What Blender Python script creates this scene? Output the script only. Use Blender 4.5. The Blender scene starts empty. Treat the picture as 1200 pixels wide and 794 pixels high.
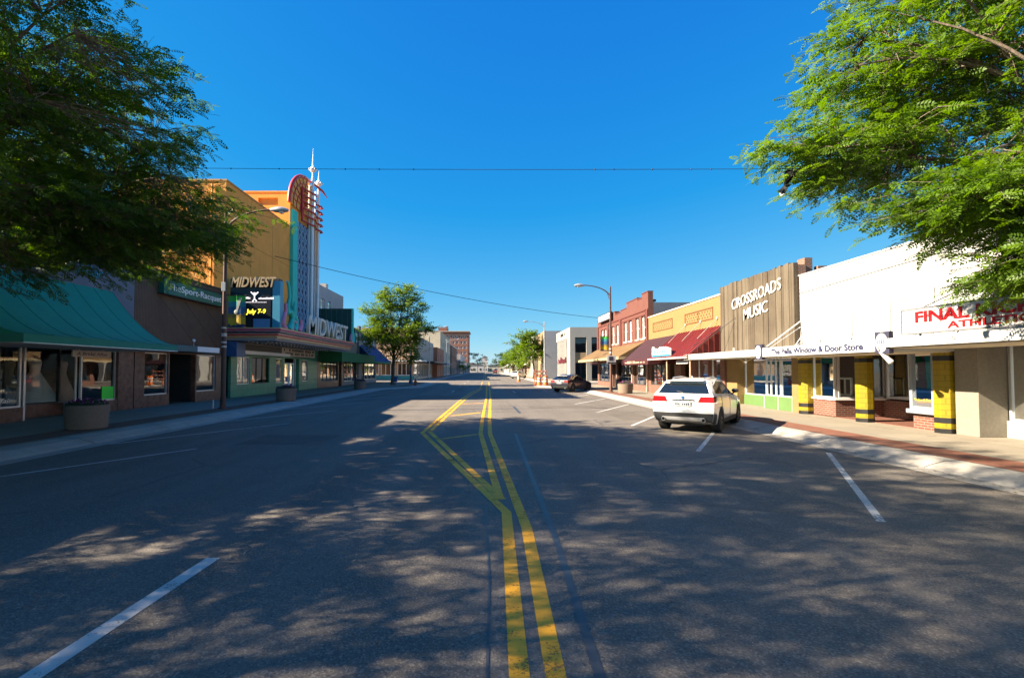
import bpy, bmesh, math, random
import numpy as np
from mathutils import Vector, Matrix, Euler

R = math.radians
rnd = random.Random(11)
sc = bpy.context.scene
COL = sc.collection

# ------------------------------------------------------------------ camera
CAM_H = 1.9
PITCH = math.atan(18 / 575.0)
cd = bpy.data.cameras.new('camera')
cam = bpy.data.objects.new('camera', cd)
COL.objects.link(cam)
cam.location = (0, 0, CAM_H)
cam.rotation_euler = Euler((math.pi / 2 + PITCH, 0, 0), 'XYZ')
cd.shift_x = 31 / 1200.0
cd.shift_y = 18 / 1200.0
cd.sensor_width = 36
cd.lens = 36 * 575 / 1200.0
cd.clip_start = 0.05
cd.clip_end = 12000
sc.camera = cam
_CR = cam.rotation_euler.to_matrix()


def ray(px, py):
    return _CR @ Vector(((px - 569) / 575.0, (415 - py) / 575.0, -1))


def gnd(px, py, z=0.0):
    """point of the level z that the photograph shows at this pixel"""
    d = ray(px, py)
    t = (z - CAM_H) / d.z
    return (d.x * t, d.y * t)


def on_x(px, py, X):
    d = ray(px, py)
    t = X / d.x
    return (d.y * t, CAM_H + d.z * t)


def on_y(px, py, Y):
    d = ray(px, py)
    t = Y / d.y
    return (d.x * t, CAM_H + d.z * t)


# ------------------------------------------------------------------ materials
MATS = {}
ALB = [1.0]


def nt(name):
    m = bpy.data.materials.new(name)
    m.use_nodes = True
    t = m.node_tree
    t.nodes.clear()
    return m, t


def N(t, kind, **kw):
    n = t.nodes.new(kind)
    for k, v in kw.items():
        if k.startswith('i_'):
            n.inputs[int(k[2:])].default_value = v
        else:
            setattr(n, k, v)
    return n


def noise(t, vec, scale, detail=4, rough=.6):
    n = N(t, 'ShaderNodeTexNoise')
    n.inputs['Scale'].default_value = scale
    n.inputs['Detail'].default_value = detail
    n.inputs['Roughness'].default_value = rough
    if vec is not None:
        t.links.new(vec, n.inputs['Vector'])
    return n.outputs['Fac']


def mrange(t, val, a, b, c, d):
    n = N(t, 'ShaderNodeMapRange')
    t.links.new(val, n.inputs[0])
    for i, v in enumerate((a, b, c, d)):
        n.inputs[1 + i].default_value = v
    return n.outputs[0]


def mixc(t, fac, a, b, mode='MIX'):
    n = N(t, 'ShaderNodeMix', data_type='RGBA', blend_type=mode)
    if isinstance(fac, (int, float)):
        n.inputs[0].default_value = fac
    else:
        t.links.new(fac, n.inputs[0])
    for i, v in ((6, a), (7, b)):
        if isinstance(v, (tuple, list)):
            n.inputs[i].default_value = (*v[:3], 1)
        else:
            t.links.new(v, n.inputs[i])
    return n.outputs[2]


def scl(c, k):
    return tuple(min(1, x * k) for x in c)


def out_bsdf(t, col, rough=.8, metal=0, spec=.4, bump=None, bstr=.2, bdist=.01, coat=0):
    b = N(t, 'ShaderNodeBsdfPrincipled')
    o = N(t, 'ShaderNodeOutputMaterial')
    t.links.new(b.outputs[0], o.inputs[0])
    if isinstance(col, (tuple, list)):
        b.inputs['Base Color'].default_value = (*col[:3], 1)
    else:
        t.links.new(col, b.inputs['Base Color'])
    if isinstance(rough, (int, float)):
        b.inputs['Roughness'].default_value = rough
    else:
        t.links.new(rough, b.inputs['Roughness'])
    b.inputs['Metallic'].default_value = metal
    b.inputs['Specular IOR Level'].default_value = spec
    b.inputs['Coat Weight'].default_value = coat
    b.inputs['Coat Roughness'].default_value = .05
    if bump is not None:
        n = N(t, 'ShaderNodeBump')
        n.inputs['Strength'].default_value = bstr
        n.inputs['Distance'].default_value = bdist
        t.links.new(bump, n.inputs['Height'])
        t.links.new(n.outputs[0], b.inputs['Normal'])
    return b


def mat(name, col, rough=.8, var=.14, scale=2.0, bump=0.0, bscale=50, metal=0, spec=.4, coat=0, streak=0.0):
    """plain surface with large and small mottling and optional run-down streaks"""
    if name in MATS:
        return MATS[name]
    col = scl(col, ALB[0])
    m, t = nt(name)
    tc = N(t, 'ShaderNodeTexCoord').outputs['Object']
    f = noise(t, tc, scale, 6, .65)
    c = mixc(t, mrange(t, f, .3, .7, 0, 1), scl(col, 1 - var), scl(col, 1 + var))
    f2 = noise(t, tc, scale * 14, 3, .6)
    c = mixc(t, mrange(t, f2, .35, .65, 0, .35), c, scl(col, 1 - var * 1.3))
    if streak:
        mp = N(t, 'ShaderNodeMapping')
        mp.inputs['Scale'].default_value = (5, 5, .25)
        t.links.new(tc, mp.inputs[0])
        f3 = noise(t, mp.outputs[0], 1.6, 5, .7)
        c = mixc(t, mrange(t, f3, .52, .75, 0, streak), c, scl(col, .55))
    bh = noise(t, tc, bscale, 3, .7) if bump else None
    out_bsdf(t, c, rough, metal, spec, bh, bump, .02, coat)
    MATS[name] = m
    return m


def facade_uv(t):
    """metres along the wall and up it, whichever way the wall faces"""
    tc = N(t, 'ShaderNodeTexCoord').outputs['Object']
    s = N(t, 'ShaderNodeSeparateXYZ')
    t.links.new(tc, s.inputs[0])
    g = N(t, 'ShaderNodeNewGeometry').outputs['Normal']
    sn = N(t, 'ShaderNodeSeparateXYZ')
    t.links.new(g, sn.inputs[0])
    ab = N(t, 'ShaderNodeMath', operation='ABSOLUTE')
    t.links.new(sn.outputs[0], ab.inputs[0])
    gt = N(t, 'ShaderNodeMath', operation='GREATER_THAN')
    gt.inputs[1].default_value = .6
    t.links.new(ab.outputs[0], gt.inputs[0])
    mx = N(t, 'ShaderNodeMix', data_type='FLOAT')
    t.links.new(gt.outputs[0], mx.inputs[0])
    t.links.new(s.outputs[0], mx.inputs[2])
    t.links.new(s.outputs[1], mx.inputs[3])
    cb = N(t, 'ShaderNodeCombineXYZ')
    t.links.new(mx.outputs[0], cb.inputs[0])
    t.links.new(s.outputs[2], cb.inputs[1])
    return tc, cb.outputs[0]


def brick(name, c1, c2, mortar, bw=.22, bh=.075, off=.5, mort=.012, rough=.85):
    if name in MATS:
        return MATS[name]
    c1, c2, mortar = scl(c1, ALB[0]), scl(c2, ALB[0]), scl(mortar, ALB[0])
    m, t = nt(name)
    tc, uv = facade_uv(t)
    b = N(t, 'ShaderNodeTexBrick')
    b.offset = off
    b.inputs['Color1'].default_value = (*c1, 1)
    b.inputs['Color2'].default_value = (*c2, 1)
    b.inputs['Mortar'].default_value = (*mortar, 1)
    b.inputs['Scale'].default_value = 1
    b.inputs['Mortar Size'].default_value = mort
    b.inputs['Mortar Smooth'].default_value = .3
    b.inputs['Brick Width'].default_value = bw
    b.inputs['Row Height'].default_value = bh
    t.links.new(uv, b.inputs['Vector'])
    f = noise(t, tc, 1.1, 6, .7)
    c = mixc(t, mrange(t, f, .3, .7, .0, .45), b.outputs['Color'], scl(c1, .72))
    inv = N(t, 'ShaderNodeMath', operation='SUBTRACT')
    inv.inputs[0].default_value = 1
    t.links.new(b.outputs['Fac'], inv.inputs[1])
    out_bsdf(t, c, rough, 0, .3, inv.outputs[0], .5, .008)
    MATS[name] = m
    return m


def glass(name, tint=(.75, .8, .8), ior=1.5, boost=0.0):
    if name in MATS:
        return MATS[name]
    m, t = nt(name)
    tr = N(t, 'ShaderNodeBsdfTransparent')
    tr.inputs[0].default_value = (*tint, 1)
    gl = N(t, 'ShaderNodeBsdfGlossy')
    gl.inputs['Roughness'].default_value = .015
    gl.inputs[0].default_value = (.95, .97, 1, 1)
    tc = N(t, 'ShaderNodeTexCoord').outputs['Object']
    bp = N(t, 'ShaderNodeBump')
    bp.inputs['Strength'].default_value = .05
    bp.inputs['Distance'].default_value = .05
    t.links.new(noise(t, tc, .9, 2, .5), bp.inputs['Height'])
    t.links.new(bp.outputs[0], gl.inputs['Normal'])
    fr = N(t, 'ShaderNodeFresnel')
    fr.inputs[0].default_value = ior
    ad = N(t, 'ShaderNodeMath', operation='ADD', use_clamp=True)
    ad.inputs[1].default_value = boost
    t.links.new(fr.outputs[0], ad.inputs[0])
    mx = N(t, 'ShaderNodeMixShader')
    t.links.new(ad.outputs[0], mx.inputs[0])
    t.links.new(tr.outputs[0], mx.inputs[1])
    t.links.new(gl.outputs[0], mx.inputs[2])
    o = N(t, 'ShaderNodeOutputMaterial')
    t.links.new(mx.outputs[0], o.inputs[0])
    MATS[name] = m
    return m


def leafmat(name, c1, c2, trans=.45, spec=.35):
    m, t = nt(name)
    tc = N(t, 'ShaderNodeTexCoord').outputs['Object']
    geo = N(t, 'ShaderNodeNewGeometry')
    f = noise(t, tc, .9, 4, .7)
    c = mixc(t, mrange(t, f, .35, .65, 0, 1), c1, c2)
    c = mixc(t, mrange(t, geo.outputs['Random Per Island'], 0, 1, 0, .45), c, scl(c2, 1.25))
    b = N(t, 'ShaderNodeBsdfPrincipled')
    b.inputs['Roughness'].default_value = .5
    b.inputs['Specular IOR Level'].default_value = spec
    t.links.new(c, b.inputs['Base Color'])
    tl = N(t, 'ShaderNodeBsdfTranslucent')
    hs = N(t, 'ShaderNodeHueSaturation')
    hs.inputs['Hue'].default_value = .493
    hs.inputs['Saturation'].default_value = 1.15
    hs.inputs['Value'].default_value = 1.5
    t.links.new(c, hs.inputs['Color'])
    t.links.new(hs.outputs[0], tl.inputs[0])
    mx = N(t, 'ShaderNodeMixShader')
    mx.inputs[0].default_value = trans
    t.links.new(b.outputs[0], mx.inputs[1])
    t.links.new(tl.outputs[0], mx.inputs[2])
    o = N(t, 'ShaderNodeOutputMaterial')
    t.links.new(mx.outputs[0], o.inputs[0])
    return m


def emis(name, col, s):
    m, t = nt(name)
    e = N(t, 'ShaderNodeEmission')
    e.inputs[0].default_value = (*col, 1)
    e.inputs[1].default_value = s
    o = N(t, 'ShaderNodeOutputMaterial')
    t.links.new(e.outputs[0], o.inputs[0])
    return m


# ------------------------------------------------------------------ mesh builder and object tree
BASE = {}
SPLIT_NAMES = {'stone_pier', 'seam', 'entry_wall', 'black_band', 'lower_panel', 'pier', 'hanger', 'steel_band', 'pilaster', 'guy_rod', 'shelf_board', 'sign_edge', 'sign_bracket', 'soffit_bulb', 'rib', 'end_rib', 'fin', 'green_panel', 'panel_strip', 'bill', 'board_edge', 'lintel', 'white_stripe', 'white_band', 'nozzle', 'door_gap', 'lattice_post', 'emblem_mark_', 'swatch'}


class MB:
    def __init__(self):
        self.v, self.f = [], []

    def quad(self, *p):
        b = len(self.v)
        self.v += [tuple(q) for q in p]
        self.f.append(tuple(range(b, b + len(p))))

    def hexa(self, p):
        b = len(self.v)
        self.v += [tuple(q) for q in p]
        for f in ((0, 3, 2, 1), (4, 5, 6, 7), (0, 1, 5, 4), (1, 2, 6, 5), (2, 3, 7, 6), (3, 0, 4, 7)):
            self.f.append(tuple(b + i for i in f))

    def box(self, x0, x1, y0, y1, z0, z1):
        self.hexa([(x0, y0, z0), (x1, y0, z0), (x1, y1, z0), (x0, y1, z0), (x0, y0, z1), (x1, y0, z1), (x1, y1, z1), (x0, y1, z1)])

    def prism(self, poly, vec):
        n = len(poly)
        b = len(self.v)
        V = Vector(vec)
        self.v += [tuple(p) for p in poly] + [tuple(Vector(p) + V) for p in poly]
        self.f.append(tuple(range(b, b + n)))
        self.f.append(tuple(range(b + 2 * n - 1, b + n - 1, -1)))
        for i in range(n):
            j = (i + 1) % n
            self.f.append((b + i, b + j, b + n + j, b + n + i))

    def tube(self, path, r, n=8, cap=True):
        P = [Vector(p) for p in path]
        k = len(P)
        rs = r if isinstance(r, (list, tuple)) else [r] * k
        b = len(self.v)
        up = None
        for i in range(k):
            d = (P[min(i + 1, k - 1)] - P[max(i - 1, 0)]).normalized()
            if up is None:
                up = d.orthogonal().normalized()
            up = (up - d * up.dot(d))
            up = up.normalized() if up.length > 1e-6 else d.orthogonal().normalized()
            s = d.cross(up)
            for j in range(n):
                a = 2 * math.pi * j / n
                self.v.append(tuple(P[i] + (up * math.cos(a) + s * math.sin(a)) * rs[i]))
        for i in range(k - 1):
            for j in range(n):
                q = (j + 1) % n
                self.f.append((b + i * n + j, b + i * n + q, b + (i + 1) * n + q, b + (i + 1) * n + j))
        if cap:
            self.f.append(tuple(b + j for j in range(n))[::-1])
            self.f.append(tuple(b + (k - 1) * n + j for j in range(n)))

    def lathe(self, prof, c=(0, 0, 0), n=20, axis='z'):
        b = len(self.v)
        for (r, h) in prof:
            for j in range(n):
                a = 2 * math.pi * j / n
                q = (r * math.cos(a), r * math.sin(a), h)
                if axis == 'y':
                    q = (q[0], q[2], q[1])
                if axis == 'x':
                    q = (q[2], q[0], q[1])
                self.v.append((c[0] + q[0], c[1] + q[1], c[2] + q[2]))
        for i in range(len(prof) - 1):
            for j in range(n):
                q = (j + 1) % n
                self.f.append((b + i * n + j, b + i * n + q, b + (i + 1) * n + q, b + (i + 1) * n + j))
        self.f.append(tuple(b + j for j in range(n))[::-1])
        self.f.append(tuple(b + (len(prof) - 1) * n + j for j in range(n)))

    def ball(self, c, r, n=10):
        pr = [(max(.001, r * math.sin(math.pi * i / n)), -r * math.cos(math.pi * i / n)) for i in range(n + 1)]
        self.lathe(pr, c, n + 4)

    def pieces(self):
        par = list(range(len(self.v)))

        def find(a):
            while par[a] != a:
                par[a] = par[par[a]]
                a = par[a]
            return a
        for f in self.f:
            r = find(f[0])
            for k in f[1:]:
                par[find(k)] = r
        out = {}
        for f in self.f:
            out.setdefault(find(f[0]), []).append(f)
        res = []
        for fs in out.values():
            q = MB()
            ids = {}
            for f in fs:
                for k in f:
                    if k not in ids:
                        ids[k] = len(q.v)
                        q.v.append(self.v[k])
                q.f.append(tuple(ids[k] for k in f))
            res.append(q)
        return res

    def build(self, name, m, parent=None, smooth=0, bevel=0, normals=True):
        if name in SPLIT_NAMES and not getattr(self, 'whole', False):
            ps = self.pieces()
            if len(ps) > 1:
                for q in ps:
                    q.whole = True
                    o = q.build(name, m, parent, smooth, bevel, normals)
                return o
        me = bpy.data.meshes.new(name)
        off = BASE.get(parent.name, (0, 0, 0)) if parent is not None else (0, 0, 0)
        vs = [(a - off[0], b - off[1], c - off[2]) for a, b, c in self.v]
        me.from_pydata(vs, [], self.f)
        me.validate()
        if normals:
            bm = bmesh.new()
            bm.from_mesh(me)
            bmesh.ops.recalc_face_normals(bm, faces=bm.faces)
            bm.to_mesh(me)
            bm.free()
        me.materials.append(m)
        if smooth:
            me.shade_smooth()
            me.set_sharp_from_angle(angle=R(smooth))
        o = bpy.data.objects.new(name, me)
        COL.objects.link(o)
        if parent is not None:
            o.parent = parent
            BASE[o.name] = off
        if bevel:
            bv = o.modifiers.new('bevel', 'BEVEL')
            bv.width = bevel
            bv.segments = 2
            bv.limit_method = 'ANGLE'
        return o


def tag(o, label, cat, group=None):
    o['label'] = label
    o['category'] = cat
    if group:
        o['group'] = group
    return o


def thing(name, label, cat, loc, group=None):
    o = bpy.data.objects.new(name, None)
    o.empty_display_size = .3
    COL.objects.link(o)
    o.location = loc
    BASE[o.name] = tuple(loc)
    return tag(o, label, cat, group)


def structure(name, mb, m, **kw):
    o = mb.build(name, m, **kw)
    o['kind'] = 'structure'
    return o


def stuff(o):
    o['kind'] = 'stuff'
    return o


def copy_tree(o, parent=None):
    c = o.copy()
    COL.objects.link(c)
    if parent is not None:
        c.parent = parent
        c.matrix_parent_inverse = o.matrix_parent_inverse.copy()
    BASE[c.name] = BASE.get(o.name, (0, 0, 0))
    for ch in list(o.children):
        copy_tree(ch, c)
    return c


def place(o, loc, rz=0, label=None):
    o.location = loc
    o.rotation_euler = (0, 0, rz)
    if label:
        o['label'] = label
    return o


def mesh_from_arrays(name, V, k, m, parent):
    """V: (n*k,3) vertices, each successive k form one face"""
    off = np.array(BASE.get(parent.name, (0, 0, 0)) if parent is not None else (0, 0, 0))
    V = (V - off).astype(np.float32)
    nv = len(V)
    nf = nv // k
    me = bpy.data.meshes.new(name)
    me.vertices.add(nv)
    me.vertices.foreach_set('co', V.ravel())
    me.loops.add(nv)
    me.loops.foreach_set('vertex_index', np.arange(nv, dtype=np.int32))
    me.polygons.add(nf)
    me.polygons.foreach_set('loop_start', np.arange(0, nv, k, dtype=np.int32))
    me.polygons.foreach_set('loop_total', np.full(nf, k, dtype=np.int32))
    me.update(calc_edges=True)
    me.materials.append(m)
    o = bpy.data.objects.new(name, me)
    COL.objects.link(o)
    o.parent = parent
    BASE[o.name] = tuple(off)
    return o


# ------------------------------------------------------------------ facade frames
class Fr:
    """a vertical plane: u runs along it, z up, d out of it"""

    def __init__(self, O, u, n):
        self.O, self.u, self.n = Vector(O), Vector(u), Vector(n)

    def p(self, u, z, d=0.0):
        q = self.O + self.u * u + self.n * d
        return (q.x, q.y, q.z + z)

    def box(self, mb, u0, u1, z0, z1, d0, d1):
        p = self.p
        mb.hexa([p(u0, z0, d0), p(u1, z0, d0), p(u1, z0, d1), p(u0, z0, d1), p(u0, z1, d0), p(u1, z1, d0), p(u1, z1, d1), p(u0, z1, d1)])

    def poly(self, mb, pts, d0, d1):
        v = self.n * (d1 - d0)
        mb.prism([self.p(u, z, d0) for u, z in pts], v)


XL, XR = -15.8, 12.8
FL = Fr((XL, 0, 0), (0, 1, 0), (1, 0, 0))
FR_ = Fr((XR, 0, 0), (0, 1, 0), (-1, 0, 0))


def FX(X, s):
    return Fr((X, 0, 0), (0, 1, 0), (s, 0, 0))


def FY(Y):
    return Fr((0, Y, 0), (1, 0, 0), (0, -1, 0))


def wall(mb, F, u0, u1, z0, z1, holes=(), t=.3):
    us = sorted({u0, u1, *[h[0] for h in holes], *[h[1] for h in holes]})
    us = [u for u in us if u0 <= u <= u1]
    for a, b in zip(us, us[1:]):
        m = (a + b) / 2
        hs = sorted((h[2], h[3]) for h in holes if h[0] < m < h[1])
        z = z0
        for h0, h1 in hs:
            if h0 > z + 1e-4:
                F.box(mb, a, b, z, h0, -t, 0)
            z = max(z, h1)
        if z < z1 - 1e-4:
            F.box(mb, a, b, z, z1, -t, 0)


def window(F, root, u0, u1, z0, z1, fm, gm, nu=1, nz=1, rec=.12, fw=.06, dep=.08, zs=None, us=None, name='window', label=None, pname='pane'):
    mb = MB()
    d0, d1 = -rec - dep, -rec
    F.box(mb, u0, u1, z0, z0 + fw, d0, d1)
    F.box(mb, u0, u1, z1 - fw, z1, d0, d1)
    F.box(mb, u0, u0 + fw, z0 + fw, z1 - fw, d0, d1)
    F.box(mb, u1 - fw, u1, z0 + fw, z1 - fw, d0, d1)
    us = us or [u0 + (u1 - u0) * i / nu for i in range(1, nu)]
    zs = zs or [z0 + (z1 - z0) * i / nz for i in range(1, nz)]
    for u in us:
        F.box(mb, u - fw * .4, u + fw * .4, z0 + fw, z1 - fw, d0 + .01, d1 - .005)
    for z in zs:
        e = sorted([u0 + fw] + [x for x in us] + [u1 - fw])
        for a, b in zip(e, e[1:]):
            F.box(mb, a + (fw * .4 if a in us else 0), b - (fw * .4 if b in us else 0), z - fw * .4, z + fw * .4, d0 + .012, d1 - .008)
    w = mb.build(name, fm, root)
    if label:
        w['label'] = label
    g = MB()
    dm = (d0 + d1) / 2
    g.quad(F.p(u0 + fw * .6, z0 + fw * .6, dm), F.p(u1 - fw * .6, z0 + fw * .6, dm), F.p(u1 - fw * .6, z1 - fw * .6, dm), F.p(u0 + fw * .6, z1 - fw * .6, dm))
    g.build(pname, gm, w)
    return w


def door(F, root, u0, u1, z0, z1, fm, gm, rec=.12, double=True, fw=.09):
    n = 2 if double else 1
    for i in range(n):
        a = u0 + (u1 - u0) * i / n + .01
        b = u0 + (u1 - u0) * (i + 1) / n - .01
        w = window(F, root, a, b, z0, z1, fm, gm, rec=rec, fw=fw, name='door')
        mb = MB()
        hu = b - fw * .5 if i == 0 else a + fw * .5
        mb.tube([F.p(hu, z0 + .8, -rec + .05), F.p(hu, z0 + 1.25, -rec + .05)], .018, 6)
        mb.build('handle', M_STEEL, w)


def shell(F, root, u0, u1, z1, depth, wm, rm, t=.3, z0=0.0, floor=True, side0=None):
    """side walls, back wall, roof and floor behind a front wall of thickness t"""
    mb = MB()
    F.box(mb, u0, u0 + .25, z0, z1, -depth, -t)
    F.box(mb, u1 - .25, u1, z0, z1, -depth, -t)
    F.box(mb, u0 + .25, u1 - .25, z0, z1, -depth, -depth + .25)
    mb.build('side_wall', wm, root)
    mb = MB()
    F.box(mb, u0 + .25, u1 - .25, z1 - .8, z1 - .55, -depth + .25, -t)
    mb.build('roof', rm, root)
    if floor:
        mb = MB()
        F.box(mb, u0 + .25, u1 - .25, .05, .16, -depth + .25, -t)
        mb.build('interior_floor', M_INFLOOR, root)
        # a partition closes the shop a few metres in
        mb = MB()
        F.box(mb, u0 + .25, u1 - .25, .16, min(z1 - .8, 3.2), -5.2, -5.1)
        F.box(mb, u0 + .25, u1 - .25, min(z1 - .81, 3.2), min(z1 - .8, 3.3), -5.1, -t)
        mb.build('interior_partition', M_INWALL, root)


def awning(F, root, u0, u1, prof, m, name='awning', valance=0.0, ends=True, label=None, vm=None, lift=.0, ribs=0, vtag='valance'):
    """prof: (d,z) from wall top to outer edge"""
    mb = MB()
    k = len(prof)
    nu = max(2, int((u1 - u0) / .8))
    th = .025
    for lay in (0, 1):
        for i in range(nu):
            a = u0 + (u1 - u0) * i / nu
            b = u0 + (u1 - u0) * (i + 1) / nu
            for (d0, z0), (d1, z1) in zip(prof, prof[1:]):
                o = -th * lay
                mb.quad(F.p(a, z0 + o, d0), F.p(b, z0 + o, d0), F.p(b, z1 + o, d1), F.p(a, z1 + o, d1))
    if ends:
        for u in (u0, u1):
            zb = prof[-1][1]
            pts = [F.p(u, z, d) for d, z in prof] + [F.p(u, zb, prof[0][0])]
            mb.quad(*pts)
    o = mb.build(name, m, root, normals=False)
    if label:
        o['label'] = label
    if valance:
        mv = MB()
        d, z = prof[-1]
        F.box(mv, u0, u1, z - valance, z + .0, d - .02, d + .012)
        if ends:
            F.box(mv, u0 - .002, u0 + .02, z - valance, z, .0, d - .02)
            F.box(mv, u1 - .02, u1 + .002, z - valance, z, .0, d - .02)
        mv.build(vtag, vm or m, o)
    return o


def text(F, s, u, z, h, m, root, d=.0, ext=.02, tdir=1, width=None, shear=0.0, bold=0.0, name='lettering', align='LEFT', space=1.0, rise=0.0):
    cu = bpy.data.curves.new(name, 'FONT')
    cu.body = s
    cu.size = 1
    cu.extrude = .001
    cu.shear = shear
    cu.offset = bold
    cu.space_character = space
    cu.resolution_u = 3
    tmp = bpy.data.objects.new(name, cu)
    COL.objects.link(tmp)
    dg = bpy.context.evaluated_depsgraph_get()
    me = bpy.data.meshes.new_from_object(tmp.evaluated_get(dg))
    bpy.data.objects.remove(tmp)
    vs = [v.co.copy() for v in me.vertices]
    x0, x1 = min(v.x for v in vs), max(v.x for v in vs)
    y0, y1 = min(v.y for v in vs), max(v.y for v in vs)
    ky = h / .73
    kx = width / (x1 - x0) if width else ky
    off = Vector(BASE.get(root.name, (0, 0, 0))) if root is not None else Vector((0, 0, 0))
    for v, c in zip(me.vertices, vs):
        uu = u + tdir * kx * (c.x - x0)
        dd = d + (ext if c.z > 0 else 0)
        v.co = Vector(F.p(uu, z + ky * c.y + rise * kx * (c.x - x0), dd)) - off
    if (F.u * tdir).cross(Vector((0, 0, 1))).dot(F.n) < 0:
        me.flip_normals()
    me.name = name
    me.materials.clear()
    me.materials.append(m)
    o = bpy.data.objects.new(name, me)
    COL.objects.link(o)
    o.parent = root
    if root is not None:
        BASE[o.name] = tuple(off)
    return o


# ------------------------------------------------------------------ palette
M_STEEL = mat('brushed_metal', (.55, .56, .57), .35, .08, 6, metal=.9)
M_ALU = mat('aluminium_frame', (.62, .62, .60), .4, .08, 3, metal=.6)
M_DARKFR = mat('dark_frame', (.035, .035, .035), .5, .2, 3)
M_TEALFR = mat('teal_frame', (.02, .10, .12), .5, .2, 3)
M_WHITE = mat('white_paint', (.78, .78, .76), .55, .05, 2, streak=.12)
M_GLASS = glass('window_glass', (.74, .78, .78), 1.55, .05)
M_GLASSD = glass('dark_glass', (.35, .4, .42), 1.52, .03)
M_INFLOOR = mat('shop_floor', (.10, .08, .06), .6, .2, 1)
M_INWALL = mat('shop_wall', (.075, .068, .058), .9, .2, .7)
M_ROOF = mat('tar_roof', (.12, .115, .11), .95, .25, 1)
M_BLACK = mat('black_paint', (.012, .012, .013), .45, .3, 4)
M_CONC = mat('concrete', (.40, .37, .33), .9, .14, 1.2, .15, 60)
# ================================================================== setting
def asphalt():
    m, t = nt('asphalt')
    tc = N(t, 'ShaderNodeTexCoord').outputs['Object']
    base = (.112, .096, .079)
    f = noise(t, tc, .23, 6, .65)
    c = mixc(t, mrange(t, f, .35, .65, 0, 1), scl(base, .86), scl(base, 1.16))
    mp = N(t, 'ShaderNodeMapping')
    mp.inputs['Scale'].default_value = (.9, .035, 1)
    t.links.new(tc, mp.inputs[0])
    f = noise(t, mp.outputs[0], 1.0, 5, .6)
    c = mixc(t, mrange(t, f, .45, .7, 0, .55), c, scl(base, .68))
    sp = N(t, 'ShaderNodeSeparateXYZ')
    t.links.new(tc, sp.inputs[0])
    wv = N(t, 'ShaderNodeMath', operation='SINE')
    ml = N(t, 'ShaderNodeMath', operation='MULTIPLY_ADD')
    ml.inputs[1].default_value = 2 * math.pi / 1.75
    ml.inputs[2].default_value = .6
    t.links.new(sp.outputs[0], ml.inputs[0])
    t.links.new(ml.outputs[0], wv.inputs[0])
    c = mixc(t, mrange(t, wv.outputs[0], -.2, 1, 0, .32), c, scl(base, 1.35))
    # pale worn aggregate and dark pits
    v = N(t, 'ShaderNodeTexVoronoi')
    v.inputs['Scale'].default_value = 75
    t.links.new(tc, v.inputs['Vector'])
    vs = N(t, 'ShaderNodeSeparateColor')
    t.links.new(v.outputs['Color'], vs.inputs[0])
    c = mixc(t, mrange(t, vs.outputs[0], .62, 1, 0, .6), c, (.27, .232, .19))
    c = mixc(t, mrange(t, vs.outputs[1], .75, 1, 0, .65), c, (.042, .036, .032))
    f3 = noise(t, tc, 9, 4, .8)
    c = mixc(t, mrange(t, f3, .56, .74, 0, .4), c, (.07, .065, .062))
    # hairline cracks
    dn = N(t, 'ShaderNodeTexNoise')
    dn.inputs['Scale'].default_value = 1.3
    dn.inputs['Detail'].default_value = 5
    t.links.new(tc, dn.inputs['Vector'])
    ad = N(t, 'ShaderNodeMix', data_type='VECTOR')
    ad.inputs[0].default_value = .22
    t.links.new(tc, ad.inputs[4])
    t.links.new(dn.outputs['Color'], ad.inputs[5])
    vc = N(t, 'ShaderNodeTexVoronoi', feature='DISTANCE_TO_EDGE')
    vc.inputs['Scale'].default_value = .33
    t.links.new(ad.outputs[1], vc.inputs['Vector'])
    msk = noise(t, tc, .11, 2, .5)
    mm = N(t, 'ShaderNodeMath', operation='MULTIPLY')
    t.links.new(mrange(t, vc.outputs[0], 0, .007, 1, 0), mm.inputs[0])
    t.links.new(mrange(t, msk, .46, .6, 0, .8), mm.inputs[1])
    c = mixc(t, mm.outputs[0], c, (.02, .02, .02))
    # oil drips
    f4 = noise(t, tc, 1.7, 2, .4)
    c = mixc(t, mrange(t, f4, .70, .78, 0, .4), c, (.05, .047, .045))
    bh = N(t, 'ShaderNodeMath', operation='ADD')
    t.links.new(v.outputs['Distance'], bh.inputs[0])
    t.links.new(f3, bh.inputs[1])
    out_bsdf(t, c, mrange(t, f, .3, .7, .72, .9), 0, .35, bh.outputs[0], .55, .006)
    return m


def paving(name, col, jx, jy):
    m, t = nt(name)
    tc = N(t, 'ShaderNodeTexCoord').outputs['Object']
    b = N(t, 'ShaderNodeTexBrick')
    b.offset = 0
    b.inputs['Color1'].default_value = (*scl(col, .93), 1)
    b.inputs['Color2'].default_value = (*scl(col, 1.07), 1)
    b.inputs['Mortar'].default_value = (*scl(col, .4), 1)
    b.inputs['Scale'].default_value = 1
    b.inputs['Mortar Size'].default_value = .012
    b.inputs['Brick Width'].default_value = jx
    b.inputs['Row Height'].default_value = jy
    t.links.new(tc, b.inputs['Vector'])
    f = noise(t, tc, .8, 6, .7)
    c = mixc(t, mrange(t, f, .35, .7, 0, .5), b.outputs['Color'], scl(col, .7))
    f = noise(t, tc, 30, 3, .7)
    c = mixc(t, mrange(t, f, .45, .65, 0, .35), c, scl(col, .72))
    f = noise(t, tc, 2.2, 2, .5)
    c = mixc(t, mrange(t, f, .66, .72, 0, .5), c, scl(col, .45))
    out_bsdf(t, c, .88, 0, .3, f, .1, .01)
    return m


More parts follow.
